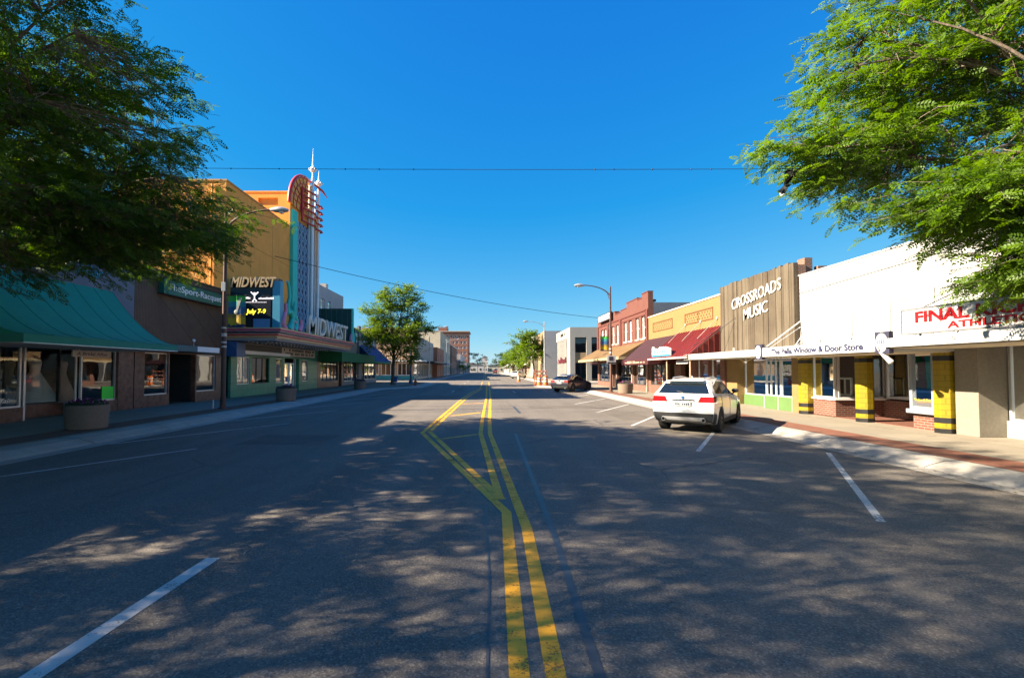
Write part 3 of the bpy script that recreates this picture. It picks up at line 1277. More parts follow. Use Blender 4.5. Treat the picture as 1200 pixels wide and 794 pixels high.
FL.box(mb, 39.6, Y1, 3.75, 16.25, -.3, 0)
FL.box(mb, 39.6, Y1, 15.4, 15.6, -14, -.3)
FL.box(mb, Y1 - .3, Y1, 3.75, 16.25, -14, -.3)
FL.box(mb, 39.3, 39.6, 3.75, 13.41, -.3, 0)
mb.build('stage_tower', M_GOLD, b)
mb = MB()
FYt.box(mb, XL - 2.6, XL - 1.0, 15.2, 15.8, -.28, -.2)
mb.build('recess_panel', mat('orange_recess', (.42, .22, .06), .9, .1, 2), b)
mb = MB()
FYt.box(mb, XL - 14, XL + .04, 16.25, 16.35, -.3, .04)
mb.build('tower_coping', M_GOLD, b)
FYs = FY(Y0)
mb = MB()
FYs.box(mb, -18.6, -17.9, 9.2, 9.9, .002, .06)
mb.build('wall_vent', M_GALVD, b)
mb = MB()
mb.tube([FYs.p(-16.6, 6.7, .08), FYs.p(-16.6, 13.2, .08)], .06, 8)
mb.build('downpipe', M_GOLD, b)
mb = MB()
for z in (6.9, 10.2):
    FL.box(mb, Y0 + .1, 39.25, z, z + .03, .002, .012)
for u in (32.8, 36.1):
    FL.box(mb, u, u + .025, 4.6, 13.3, .002, .010)
mb.build('stucco_joint', mat('orange_joint', (.40, .20, .045), .9, .1, 3), b)
mb = MB()
FL.box(mb, 37.3, 37.9, 8.3, 8.8, .002, .12)
mb.build('wall_box', M_GALVD, b)
# neon tower face
tw = MB()
FL.box(tw, 39.34, 40.3, 4.4, 14.9, 0, .26)
tower = tw.build('turquoise_pilaster', M_TURQ, b, bevel=.02)
mb = MB()
FL.box(mb, 40.34, 42.7, 4.4, 14.25, 0, .2)
lat = mb.build('lattice_panel', M_NAVY, b)
mb = MB()
for k in range(3):
    u0 = 40.4 + k * .77
    for u in (u0, u0 + .73):
        FL.box(mb, u - .035, u + .035, 4.45, 14.2, .2, .27)
    z = 4.45
    n = 12
    hstep = (14.2 - 4.45) / n
    for i in range(n):
        za, zb = z + i * hstep, z + (i + 1) * hstep
        ml, mr = u0 + .06, u0 + .67
        for (a, c) in (((ml, za), (mr, zb)), ((mr, za), (ml, zb))):
            s = .04
            FL.poly(mb, [(a[0] - s, a[1]), (a[0] + s, a[1]), (c[0] + s, c[1]), (c[0] - s, c[1])], .205 if a[0] < c[0] else .215, .235 if a[0] < c[0] else .245)
mb.build('lattice_bars', M_LBLUE, lat)
mb = MB()
FL.box(mb, 43.1, 44.35, 4.4, 15.0, 0, .12)
mb.build('teal_channel', mat('deep_teal', (.015, .19, .21), .5, .1, 2), b)
M_TUBE = mat('white_neon_tube', (.70, .76, .80), .3, .05, 3)
for u in (42.95, 44.5):
    mb = MB()
    mb.tube([FL.p(u, 4.4, .5), FL.p(u, 18.9 if u < 44 else 18.4, .5)], .13, 12)
    mb.tube([FL.p(u, 4.4, .22), FL.p(u, 18.2, .22)], .07, 8)
    tb = mb.build('neon_column', M_TUBE, b, smooth=40)
    zb = 19.6 if u < 44 else 18.95
    mb = MB()
    mb.tube([FL.p(u, 18.8 if u < 44 else 18.3, .5), FL.p(u, zb, .5)], .07, 8)
    mb.ball(FL.p(u, zb, .5), .27, 8)
    mb.tube([FL.p(u, zb + .3, .5), FL.p(u, zb + (1.9 if u < 44 else 1.2), .5)], [.085, .012], 8)
    for a in range(8):
        q = Vector(FL.p(u, zb, .5))
        dv = Vector((math.cos(a * math.pi / 4), math.sin(a * math.pi / 4), 0))
        mb.tube([q + dv * .22, q + dv * .40], .035, 5)
    mb.build('finial', M_WHITE, tb, smooth=50)
# quarter fan
cu, cz, ru, rz = 42.85, 15.3, 4.1, 3.3
arcp = lambda a, k=1.0: (cu - ru * k * math.cos(a), cz + rz * k * math.sin(a))
mb = MB()
fan = [(cu, cz)] + [arcp(math.pi / 2 * i / 24) for i in range(25)]
FL.poly(mb, fan, .0, .14)
fp = mb.build('fan_panel', mat('orange_fan', (.62, .30, .05), .6, .08, 2), b)
mb = MB()
mb.tube([FL.p(*arcp(math.pi / 2 * i / 24), .12) for i in range(25)], .15, 8)
mb.build('fan_rim', M_RED, fp, smooth=50)
mb = MB()
for k in (.28, .46, .64, .82):
    mb.tube([FL.p(*arcp(math.pi / 2 * i / 14, k), .16) for i in range(15)], .05, 5)
for i in range(1, 7):
    a = math.pi / 2 * i / 7
    for k0, k1 in ((.28, .46), (.46, .64), (.64, .82), (.82, 1)):
        aa = a + (.11 if k0 in (.46, .82) else 0)
        if aa < 1.5:
            mb.tube([FL.p(*arcp(aa, k0), .16), FL.p(*arcp(aa, k1), .16)], .045, 5)
mb.build('fan_lattice', M_RED, fp)
mb = MB()
fan = [(44.15, 16.2)] + [(44.15 + (3.4 - .0) * math.sin(a) , 16.2 + 2.75 * math.cos(a) ** 1.2) for a in [1.05 * i / 10 for i in range(11)]]
FL.poly(mb, [(43.05, 15.2), (44.4, 15.2), (44.4, 18.1), (43.05, 18.5)], .0, .12)
mb.build('fan_wing', MATS['orange_fan'], b)
mb = MB()
mb.tube([FL.p(42.9, 18.6, .14), FL.p(43.8, 18.55, .4), FL.p(44.7, 18.3, .8), FL.p(45.4, 17.9, 1.0)], [.08, .1, .1, .03], 8)
mb.build('wing_rim', M_RED, b, smooth=50)
mb = MB()
for i in range(6):
    z = 14.55 + i * .56
    mb.tube([FL.p(41.2, z, .24), FL.p(42.4, z, .5), FL.p(42.95, z, .75), FL.p(43.4, z, .65)], .085, 6)
    if i < 5:
        mb.tube([FL.p(43.9, z, .5), FL.p(44.5, z, .75), FL.p(45.0, z, .7), FL.p(45.1, z, .3)], .085, 6)
mb.tube([FL.p(41.2, 14.5, .26), FL.p(41.2, 17.4, .26)], .1, 6)
mb.build('red_neon_ring', M_RED, b, smooth=50)

# ground floor of the theatre
mb = MB()
holes = [(29.9, 30.45, .15, 2.9), (31.2, 32.9, .95, 2.75), (33.2, 35.9, .95, 2.75), (37.0, 38.2, .9, 2.75), (38.6, 41.6, .15, 2.8), (42.3, 43.6, .9, 2.75)]
wall(mb, FL, Y0, 46.1, .15, 3.75, holes, .3)
mb.build('tiled_front', M_GRT, b)
M_CASE = mat('poster_case', (.55, .45, .33), .6, .1, 2)
window(FL, b, *holes[0], M_DARKFR, M_GLASSD, rec=.15)
for h in (holes[1], holes[3], holes[5]):
    wc = window(FL, b, *h, M_ALU, M_GLASS, rec=.03, nu=2 if h is holes[1] else 1, name='poster_case')
    mb = MB()
    FL.box(mb, h[0] + .1, h[1] - .1, h[2] + .1, h[3] - .1, -.16, -.14)
    mb.build('case_back', mat('case_felt', (.50, .42, .30), .9, .3, 3), wc)
    mb = MB()
    n = 2 if h is holes[1] else 1
    for i in range(n):
        a = h[0] + .22 + i * .84
        FL.box(mb, a, a + (.5 if n == 2 else .8), h[2] + .25, h[3] - .25, -.139, -.134)
    mb.build('bill', mat('pale_bill', (.62, .60, .58), .7, .35, 5), wc)
window(FL, b, *holes[2], M_DARKFR, M_GLASS, nu=3, rec=.1)
door(FL, b, 39.2, 41.2, .15, 2.45, M_WHITE, M_GLASS, rec=.28)
window(FL, b, 38.62, 39.2, .15, 2.78, M_WHITE, M_GLASS, rec=.28, fw=.05)
window(FL, b, 41.2, 41.58, .15, 2.78, M_WHITE, M_GLASS, rec=.28, fw=.05)
mb = MB()
FL.box(mb, Y0 + .3, 46.0, .05, .16, -8, -.3)
mb.build('lobby_floor', M_INFLOOR, b)
mb = MB()
FL.box(mb, Y0 + .3, 46.0, .16, 3.7, -5.85, -5.6)
FL.box(mb, Y0 + .3, 46.0, 3.6, 3.7, -5.6, -.3)
mb.build('lobby_wall', mat('lobby_plaster', (.50, .40, .22), .9, .2, 1), b)

# marquee, a canopy wrapped with neon bands
mq = MB()
D0, D1 = .02, 3.55
FL.box(mq, 29.62, 45.9, 3.66, 3.78, D0, D1 - .45)
marq = mq.build('marquee', mat('marquee_soffit', (.28, .26, .27), .7, .15, 1.5), b)
bands = [(3.78, 3.90, .36, (.5, .32, .16)), (3.90, 3.97, .40, (.75, .55, .38)), (3.97, 4.05, .24, (.6, .08, .08)), (4.05, 4.11, .28, (.66, .62, .60)), (4.11, 4.19, .12, (.02, .03, .09)), (4.19, 4.25, .16, (.60, .58, .66)), (4.25, 4.36, .0, (.5, .06, .13)), (4.36, 4.43, .04, (.60, .42, .12))]
for i, (za, zb, ins, c) in enumerate(bands):
    mb = MB()
    e = ins
    FL.box(mb, 29.6 - .3 + e, 45.9 + .3 - e, za, zb, D0, D1 - e)
    mb.build('neon_band', mat('neon_band_%d' % i, c, .4, .1, 3), marq, bevel=.012)
mb = MB()
for i in range(26):
    u = 30.2 + i * .6
    mb.lathe([(.06, 0), (.06, -.03), (.03, -.06)], FL.p(u, 3.655, 2.4), 8)
    mb.lathe([(.06, 0), (.06, -.03), (.03, -.06)], FL.p(u, 3.655, 1.2), 8)
mb.build('soffit_bulb', M_WHITE, marq)
# letter board hung under the marquee
lbx = 0.5
mb = MB()
FL.box(mb, 30.8, 43.9, 2.95, 3.6, .03, lbx)
lb = mb.build('letter_board', mat('board_yellow_white', (.50, .44, .34), .6, .15, 2), b)
mb = MB()
FL.box(mb, 30.78, 36.8, 3.02, 3.56, lbx + .002, lbx + .012)
mb.build('dark_panel', M_BLACK, lb)
mb = MB()
rl = random.Random(2)
for row, z in enumerate((3.05, 3.32)):
    u = 37.2
    while u < 43.5:
        wd = rl.uniform(.12, .24)
        if rl.random() < .82:
            FL.box(mb, u, u + wd, z, z + .19, lbx + .002, lbx + .012)
        u += wd + .08
mb.build('letter_tile', M_BLACK, lb)
mb = MB()
FL.box(mb, 30.8, 38.2, 2.9, 3.12, lbx + .013, lbx + .1)
mb.build('light_strip', M_WHITE, lb)
mb = MB()
FL.box(mb, 29.66, 30.75, 2.7, 3.6, .03, .75)
mb.build('blue_end_box', mat('blue_enamel', (.03, .10, .24), .4, .08, 2), marq, bevel=.02)

# sign boards standing on the marquee, one at each end
FYa = FY(29.75)
mb = MB()
FYa.box(mb, XL + .25, XL + 3.25, 4.45, 7.45, -.45, 0)
sb = mb.build('sign_board', M_BLACK, marq, bevel=.02)
sb['label'] = 'black screen board with script letters on top facing the viewer'
mb = MB()
FYa.box(mb, XL + 2.85, XL + 3.3, 4.43, 7.3, -.44, .03)
mb.build('blue_edge', mat('sky_enamel', (.05, .26, .38), .4, .08, 2), sb)
mb = MB()
FYa.box(mb, XL + .35, XL + 2.75, 5.0, 6.75, .0, .03)
scn = mb.build('screen', mat('led_screen', (.004, .005, .012), .35, .1, 3), sb)
M_GLOWY = emis('lit_yellow', (1.0, .80, .05), .55)
M_GLOWW = emis('lit_white', (.9, .8, .82), .4)
text(FYa, 'July 7-9', XL + 1.25, 5.32, .27, M_GLOWY, scn, d=.03, ext=.006, width=1.2, bold=.02, shear=.12)
text(FYa, 'Original Comedians', XL + .95, 6.0, .16, M_GLOWW, scn, d=.03, ext=.006, width=1.75, shear=.2) if False else None
mb = MB()
# white emblem: a dancing figure between two word-like strokes
c0 = (XL + 1.75, 6.2)
for pth in ([(-.22, .42), (-.1, .3), (0, .2), (.1, .3), (.22, .42)], [(0, .2), (0, 0), (-.12, -.16)], [(0, 0), (.14, -.14)]):
    mb.tube([FYa.p(c0[0] + a, c0[1] + z, .035) for a, z in pth], .035, 6)
mb.ball(FYa.p(c0[0], c0[1] + .33, .035), .07, 6)
for a, w_, z in ((-.8, .5, 0), (.25, .85, -.02), (-.75, 1.5, -.22)):
    u = c0[0] + a
    e = u + w_
    while u < e:
        k = rl.uniform(.05, .09)
        FYa.box(mb, u, u + k, c0[1] + z, c0[1] + z + (.03 if z < -.1 else rl.uniform(.07, .13)), .03, .036)
        u += k + .025
mb.build('screen_emblem', M_GLOWW, scn)
M_SCRIPT = mat('gold_script', (.42, .30, .16), .4, .15, 3)
text(FYa, 'MIDWEST', XL + .35, 6.92, .62, M_SCRIPT, sb, d=.05, ext=.1, width=2.75, shear=.28, bold=.02)
mb = MB()
FYa.box(mb, XL + .3, XL + 1.15, 4.46, 4.98, .0, .03)
FYa.box(mb, XL + 1.7, XL + 2.7, 4.46, 4.98, .0, .03)
mb.build('lower_panel', mat('pale_blue_enamel', (.10, .22, .38), .4, .1, 2), sb)
FYb = Fr((0, 45.6, 0), (1, 0, 0), (0, -1, 0))
mb = MB()
FYb.box(mb, XL + .25, XL + 3.3, 4.45, 7.6, -.4, 0)
eb = mb.build('end_board', mat('dark_green_board', (.01, .055, .045), .5, .2, 3), marq, bevel=.02)
mb = MB()
for k in range(6):
    FYb.box(mb, XL + .4 + k * .5, XL + .46 + k * .5, 4.5, 7.55, .0, .04)
mb.build('rib', M_TEALFR, eb)
mb = MB()
FYb.box(mb, XL + 3.3, XL + 3.42, 4.45, 7.6, -.42, .03)
mb.build('board_edge', M_TURQ, eb)
# big standing letters along the street edge of the marquee
FM = FX(XL + D1 - .1, 1)
text(FM, 'MIDWEST', 34.0, 4.46, 1.34, mat('white_sign_letter', (.58, .55, .48), .45, .1, 3), marq, d=-.12, ext=.2, width=9.7, shear=.10, bold=.014, name='standing_letters')
# scroll ornaments
M_PINK = mat('pink_enamel', (.55, .22, .33), .5, .1, 3)


def scrolls(u, k, mats):
    for i, (pth, m) in enumerate(mats):
        mb = MB()
        n = len(pth)
        mb.tube([FM.p(u + a * k, 4.43 + z * k, -.15) for a, z in pth], [.24 * k * (1 - .75 * j / n) for j in range(n)], 8)
        mb.build('scroll', m, marq, smooth=50)


sp = [(0, 0), (.5, .35), (.7, .9), (.3, 1.3), (0, 1.1), (-.1, 1.6), (.2, 2.2), (.05, 2.9), (-.25, 3.2)]
sp2 = [(-.6, 0), (-.9, .4), (-.7, .9), (-.4, 1.2), (-.45, 1.7)]
sp3 = [(.9, 0), (1.3, .3), (1.35, .8), (1.0, 1.1), (.95, 1.6), (1.15, 2.0)]
scrolls(31.0, .95, [(sp, M_TURQ), (sp2, M_PINK), (sp3, M_TURQ), ([(.4, 0), (.6, .5), (.9, .7), (1.5, .5)], M_PINK), ([(1.8, 0), (2.3, .5), (2.2, .9)], M_PINK)])
scrolls(46.0, .7, [(sp, M_TURQ), (sp2, M_PINK), (sp3, mat('dark_green_enamel', (.02, .12, .08), .5))])

# --- white building beyond the theatre -------------------------------------------
b = thing('white_store', 'tall plain pale building between the theatre tower and the blue awning', 'building', (XL, 50, .15))
Y0, Y1 = 46.14, 54.3
M_PALE = mat('pale_stucco', (.42, .40, .40), .9, .08, 1, streak=.2)
mb = MB()
wh = [(46.9, 48.0, 7.8, 8.8), (49.0, 50.1, 7.8, 8.8)]
wall(mb, FL, Y0, Y1, 3.6, 10.0, wh)
mb.build('front_wall', M_PALE, b)
for h in wh:
    window(FL, b, *h, M_ALU, M_GLASSD, nz=2, rec=.1)
mb = MB()
FL.box(mb, 50.2, 50.9, 10.0, 10.75, -1.2, -.6)
mb.build('chimney', M_PALE, b)
mb = MB()
h2 = [(46.9, 52.6, .75, 3.3), (52.8, 53.9, .15, 3.3)]
wall(mb, FL, Y0, Y1, .15, 3.6, h2)
mb.build('shop_front', M_REDSTONE, b)
window(FL, b, *h2[0], M_TEALFR, M_GLASS, nu=5, zs=[2.4], rec=.08, fw=.09)
window(FL, b, *h2[1], M_TEALFR, M_GLASS, zs=[2.4], rec=.3)
shell(FL, b, Y0, Y1, 9.95, 25, M_PALE, M_ROOF)

# --- grey shop with blue awning ----------------------------------------------------
b = thing('grey_shop', 'grey plaster shop with blue and green awnings before the street corner', 'shop', (XL, 62, .15))
Y0, Y1 = 54.34, 71.0
M_GREY = mat('grey_plaster', (.27, .265, .27), .9, .1, 1, streak=.25)
mb = MB()
FL.poly(mb, [(Y0, 3.3), (Y1, 3.3), (Y1, 6.3), (66, 6.5), (62, 6.9), (Y0, 7.1)], -.3, 0)
FL.box(mb, 60.2, 61.2, .15, 7.3, 0, .25)
FL.box(mb, Y0, Y0 + .5, .15, 3.3, -.3, 0)
FL.box(mb, 62.0, 62.6, .15, 3.3, -.3, 0)
FL.box(mb, 70.3, Y1, .15, 3.3, -.3, 0)
FL.box(mb, Y0 + .5, 62.0, .15, .6, -.3, -.02)
FL.box(mb, 64.5, 70.3, .15, .6, -.3, -.02)
mb.build('front_wall', M_GREY, b)
window(FL, b, Y0 + .5, 58.2, .6, 3.3, M_ALU, M_GLASS, nu=2, rec=.1)
window(FL, b, 58.2, 62.0, .6, 3.3, M_DARKFR, M_GLASS, nu=2, rec=.1)
window(FL, b, 64.5, 70.3, .6, 3.3, M_ALU, M_GLASS, nu=3, rec=.1)
door(FL, b, 62.6, 64.5, .16, 3.2, M_DARKFR, M_GLASSD, rec=.2)
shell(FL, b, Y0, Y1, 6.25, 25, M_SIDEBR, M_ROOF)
M_NAVYCAN = mat('navy_canvas', (.012, .035, .14), .8, .12, 1)
M_GRCAN = mat('green_canvas', (.02, .14, .05), .8, .12, 1)
awning(FL, b, 60.4, 70.6, [(.02, 5.1), (2.2, 2.95)], M_NAVYCAN, valance=.25, label='navy blue canvas awning', vm=M_GRCAN)
awning(FL, b, 46.4, 60.2, [(.02, 3.75), (2.2, 3.6)], M_GRCAN, valance=.95, label='green canvas canopy with a deep front', vm=M_GRCAN)
mb = MB()
FL.box(mb, 63, 68.6, 5.35, 6.35, .02, .22)
sg = mb.build('sign_box', mat('turquoise_white', (.45, .66, .66), .5, .05, 2), b)
mb = MB()
FL.box(mb, 63.4, 68.0, 5.55, 6.15, .222, .235)
mb.build('sign_panel', mat('slate_sign', (.10, .16, .22), .5, .3, 6), sg)
mb = MB()
FL.box(mb, 57.5, 59.6, 5.2, 6.3, .02, .2)
sg = mb.build('sign_box', MATS['turquoise_white'], b)

# --- blocks beyond the side street ---------------------------------------------------
XB = -12.6
FB = FX(XB, 1)


def simple_block(name, label, F, y0, y1, z, depth, m, rows, fm=M_ALU, gm=M_GLASSD, canopy=None, shopm=None, base=.15, side_windows=False, cope=None, side_m=None):
    b = thing(name, label, 'building', F.p((y0 + y1) / 2, .15, 0))
    mb = MB()
    holes = []
    for (n, z0, z1, k) in rows:
        for i in range(n):
            c = y0 + (y1 - y0) * (i + .5) / n
            wd = (y1 - y0) / n * k / 2
            holes.append((c - wd, c + wd, z0, z1))
    # upper and lower walls with the same rule
    low = [h for h in holes if h[3] < 3.4]
    up = [h for h in holes if h[3] >= 3.4]
    wall(mb, F, y0, y1, 3.4, z, up)
    mb.build('front_wall', m, b)
    mb = MB()
    wall(mb, F, y0, y1, .15, 3.4, low)
    mb.build('shop_front', shopm or m, b)
    for h in holes:
        window(F, b, *h, fm, gm, rec=.12, nz=2 if h[3] >= 3.4 else 1, nu=1 if h[3] >= 3.4 else 2)
    mb = MB()
    F.box(mb, y0, y0 + .25, .15, z, -depth, -.3)
    F.box(mb, y1 - .25, y1, .15, z, -depth, -.3)
    F.box(mb, y0 + .25, y1 - .25, .15, z, -depth, -depth + .25)
    mb.build('side_wall', side_m or m, b)
    mb = MB()
    F.box(mb, y0 + .25, y1 - .25, z - .6, z - .4, -depth + .25, -.3)
    mb.build('roof', M_ROOF, b)
    if cope:
        mb = MB()
        F.box(mb, y0 - .02, y1 + .02, z, z + .25, -.35, .12)
        mb.build('cornice', cope, b)
    if canopy:
        mb = MB()
        F.box(mb, y0 + .1, y1 - .1, canopy[0], canopy[0] + .25, .02, canopy[1])
        mb.build('canopy', canopy[2], b, bevel=.02)
    return b


M_CREAM = mat('cream_stucco', (.52, .45, .33), .9, .08, 1, streak=.2)
M_TAN = brick('tan_brick', (.42, .26, .16), (.36, .21, .13), (.38, .3, .22))
M_ORBR = brick('orange_brick', (.42, .15, .07), (.36, .12, .06), (.36, .25, .2))
M_TEALT = mat('teal_tile', (.02, .22, .24), .4, .1, 2)
# corner shop: glazed on the side street as well
b = thing('tan_corner_shop', 'tan brick corner shop with teal tiled base behind the street tree', 'shop', (XB, 89, .15))
FC = FY(86.3)
mb = MB()
wall(mb, FC, -34, XB, 3.3, 9.3, [])
ch = [(-21.5, -18.8, .9, 3.1), (-18.4, -15.9, .9, 3.1), (-15.5, -13.2, .9, 3.1), (-28, -22, .9, 3.1)]
wall(mb, FC, -34, XB, .85, 3.3, ch)
FB.box(mb, 86.6, 92, 3.3, 9.3, -.3, 0)
FB.box(mb, 91.7, 92, 0.1, 9.2, -20, -.3)
FB.box(mb, 86.6, 91.7, 8.7, 8.9, -20, -.3)
mb.build('wall', M_TAN, b)
mb = MB()
FC.box(mb, -34, XB, .1, .85, -.3, .02)
FB.box(mb, 86.6, 92, .1, .85, -.3, .02)
mb.build('tiled_base', M_TEALT, b)
for h in ch:
    window(FC, b, *h, M_WHITE, M_GLASS, nu=3, rec=.1, fw=.1)
window(FB, b, 86.7, 91.9, .85, 3.3, M_ALU, M_GLASS, nu=3, rec=.1)
mb = MB()
FC.box(mb, -34, XB + 1.6, 3.35, 3.6, .02, 1.5)
mb.build('canopy', M_WHITE, b)
mb = MB()
FB.box(mb, 86.8, 92, 3.35, 3.6, .02, 1.6)
mb.build('canopy', M_WHITE, b)

simple_block('fluted_bank', 'pale fluted front building with a flat canopy past the street tree', FB, 92.1, 115.9, 8.1, 25, mat('fluted_cladding', (.50, .48, .44), .8, .06, 2), [(6, .5, 3.0, .8)], gm=M_GLASS, canopy=(3.25, 3.0, M_DARKFR))
bb = bpy.data.objects['fluted_bank']
mb = MB()
for i in range(26):
    u = 92.6 + i * .9
    FB.box(mb, u, u + .35, 3.6, 8.0, .005, .3)
mb.build('pilaster', MATS['fluted_cladding'], bb)
simple_block('orange_brick_shop', 'orange brick shop with a projecting blue grey front', FX(-11.4, 1), 116, 134, 7.2, 20, M_ORBR, [(4, .6, 3.0, .7), (4, 4.2, 5.8, .4)], canopy=(3.2, 2.2, mat('blue_canopy', (.08, .16, .30), .6)))
simple_block('cream_block', 'tall cream stucco block in front of the brick hotel', FX(-12.4, 1), 134.1, 172, 12.2, 30, M_CREAM, [(6, .6, 3.0, .7), (6, 5.2, 7.0, .3), (6, 8.6, 10.4, .3)], cope=M_CREAM)
simple_block('dark_brick_block', 'dark brown brick block beside the white fronted shop', FX(-12.0, 1), 172.2, 205, 10.4, 30, M_SIDEBR, [(6, .6, 3.0, .7), (6, 5.2, 7.2, .35)], cope=M_TRIM)
simple_block('white_front_shop', 'white fronted shop below the brick hotel', FX(-10.6, 1), 206, 250, 8.5, 30, M_PALE, [(6, .6, 3.0, .7)])
simple_block('grey_low_shop', 'low grey shop beside the white fronted shop near the hotel', FX(-9.6, 1), 251, 300, 5.6, 30, M_GREY, [(6, .6, 3.0, .7)])

# brick hotel
b = thing('brick_hotel', 'seven storey red brown brick hotel rising at the end of the street', 'hotel', (-25, 330, 0))
FH = FY(318)
M_HOT = brick('hotel_brick', (.25, .085, .055), (.21, .07, .05), (.24, .16, .12))
hx0, hx1 = -54, -11.2
hz = 27.0
holes = []
for fl in range(6):
    z0 = 5.2 + fl * 3.35
    for k in range(8):
        c = hx1 - 3.2 - k * 5.2
        for s in (-1.15, 1.15):
            holes.append((c + s - .75, c + s + .75, z0, z0 + 1.9))
mb = MB()
wall(mb, FH, hx0, hx1, 0, hz, holes, .4)
mb.build('wall', M_HOT, b)
mb = MB()
mb.box(hx1 - .4, hx1, 318.4, 345, 0, hz)
mb.box(hx0, hx1 - .4, 344.6, 345, 0, hz)
mb.box(hx0, hx1 - .4, 318.4, 344.6, hz - 1, hz - .6)
mb.build('side_wall', M_HOT, b)
for h in holes[:]:
    window(FH, b, *h, M_WHITE, M_GLASSD, nz=2, rec=.15, fw=.14)
for z0, z1, d in ((hz - 2.6, hz - 2.2, .25), (hz - .5, hz, .9), (4.0, 4.5, .3)):
    mb = MB()
    FH.box(mb, hx0, hx1 + d, z0, z1, .005, d)
    mb.box(hx1 + .005, hx1 + d, 318.01, 345, z0, z1)
    mb.build('cornice', mat('hotel_stone', (.40, .33, .27), .8, .1, 2), b)
mb = MB()
mb.box(-31, -25, 322, 330, hz - .6, hz + 2.6)
mb.build('roof_house', M_HOT, b)
# ================================================================== buildings, sunlit side
F = FR_
ALB[0] = .56
M_STUCCO = mat('white_stucco', (.64, .63, .60), .9, .09, .5, .2, 30, streak=.55)
M_STONE = mat('exposed_aggregate', (.36, .32, .25), .9, .16, 14, .5, 70)
M_FINISH = mat('white_fascia', (.72, .72, .70), .55, .06, 1.2, streak=.12)
M_REDBR = brick('red_brick', (.235, .062, .044), (.19, .050, .036), (.22, .15, .12))
M_YELBR = brick('yellow_brick', (.40, .25, .085), (.36, .22, .072), (.33, .24, .12))
M_BULK = brick('bulkhead_brick', (.30, .10, .06), (.20, .065, .045), (.36, .30, .25))
M_YELLOW = None


def ypaint():
    m, t = nt('yellow_painted_block')
    tc, uv = facade_uv(t)
    b = N(t, 'ShaderNodeTexBrick')
    b.inputs['Color1'].default_value = (.25, .18, .003, 1)
    b.inputs['Color2'].default_value = (.22, .16, .003, 1)
    b.inputs['Mortar'].default_value = (.17, .12, .003, 1)
    b.inputs['Scale'].default_value = 1
    b.inputs['Mortar Size'].default_value = .012
    b.inputs['Brick Width'].default_value = .32
    b.inputs['Row Height'].default_value = .16
    t.links.new(uv, b.inputs['Vector'])
    f = noise(t, tc, 2, 4, .6)
    c = mixc(t, mrange(t, f, .35, .7, 0, .3), b.outputs['Color'], (.19, .13, .006))
    inv = N(t, 'ShaderNodeMath', operation='SUBTRACT')
    inv.inputs[0].default_value = 1
    t.links.new(b.outputs['Fac'], inv.inputs[1])
    out_bsdf(t, c, .55, 0, .35, inv.outputs[0], .5, .012)
    return m


M_YELLOW = ypaint()
M_MAROON = mat('maroon_canvas', (.052, .010, .016), .8, .1, 1.2, .05, 80)
M_REDMET = None


def standing_seam():
    m, t = nt('red_metal_roofing')
    tc = N(t, 'ShaderNodeTexCoord').outputs['Object']
    f = noise(t, tc, 1.2, 5, .7)
    c = mixc(t, mrange(t, f, .3, .7, 0, 1), (.105, .010, .008), (.13, .013, .010))
    out_bsdf(t, c, .5, 0, .4, f, .05, .01)
    return m


M_REDMET = standing_seam()
M_SHINGLE = brick('tan_shingle', (.27, .16, .065), (.23, .135, .055), (.12, .07, .03), .3, .14, .5, .01)
M_GREENP = mat('pale_green_panel', (.14, .26, .08), .6, .1, 2, streak=.1)
M_OPAL = mat('opal_white', (.8, .8, .78), .4, .04, 2)
M_NAVYL = mat('navy_letter', (.015, .02, .09), .5, .1, 3)
M_REDL = mat('red_letter', (.55, .008, .012), .45, .08, 3)

# --- athletic shop, nearest -------------------------------------------------------
b = thing('athletic_shop', 'white fronted shop with rough stone pier and red lettered sign on its canopy', 'shop', (XR, 5, .15))
Y0, Y1 = -9.0, 13.38
mb = MB()
wall(mb, F, Y0, Y1, 2.7, 5.7)
mb.build('front_wall', M_STUCCO, b)
mb = MB()
F.box(mb, 12.75, Y1, .15, 2.7, -.75, .02)
F.box(mb, 9.2, 9.5, .15, 2.7, -.75, -.3)
pier = mb.build('stone_pier', M_STONE, b, bevel=.01)
mb = MB()
for (z, d) in ((.9, 0), (1.7, 0)):
    pass
F.box(mb, Y0, 12.75, .15, .58, -.98, -.7)
mb.build('bulkhead', M_STUCCO, b)
window(F, b, 9.5, 12.72, .58, 2.68, M_ALU, M_GLASS, nu=2, rec=.74)
window(F, b, 3.0, 9.2, .58, 2.68, M_ALU, M_GLASS, nu=3, rec=.74)
shell(F, b, Y0, Y1, 5.65, 22, M_STUCCO, M_ROOF, t=1.05)
cn = MB()
F.box(cn, 4.0, 13.3, 2.5, 2.74, .02, 2.0)
cn = cn.build('canopy', M_FINISH, b, bevel=.015)
mb = MB()
F.box(mb, 4.05, 13.25, 2.47, 2.497, .1, 1.9)
mb.build('soffit', M_CREAM, cn)
FS = FX(XR - 1.95, -1)
mb = MB()
FS.box(mb, 5.4, 12.75, 2.83, 3.42, -.14, 0)
sg = mb.build('sign_board', M_OPAL, cn, bevel=.01)
mb = MB()
for (a, c_, z0, z1) in ((5.38, 12.77, 2.80, 2.83), (5.38, 12.77, 3.42, 3.45), (12.75, 12.78, 2.83, 3.42)):
    FS.box(mb, a, c_, z0, z1, -.15, .015)
mb.build('sign_frame', mat('grey_frame', (.25, .25, .26), .5, .1, 3), sg)
text(FS, 'FINAL KICK', 12.35, 3.09, .27, M_REDL, sg, d=0, ext=.012, tdir=-1, width=2.75, bold=.035)
text(FS, 'ATHLETICS', 11.5, 2.88, .16, M_REDL, sg, d=0, ext=.012, tdir=-1, width=2.0, bold=.03)
mb = MB()
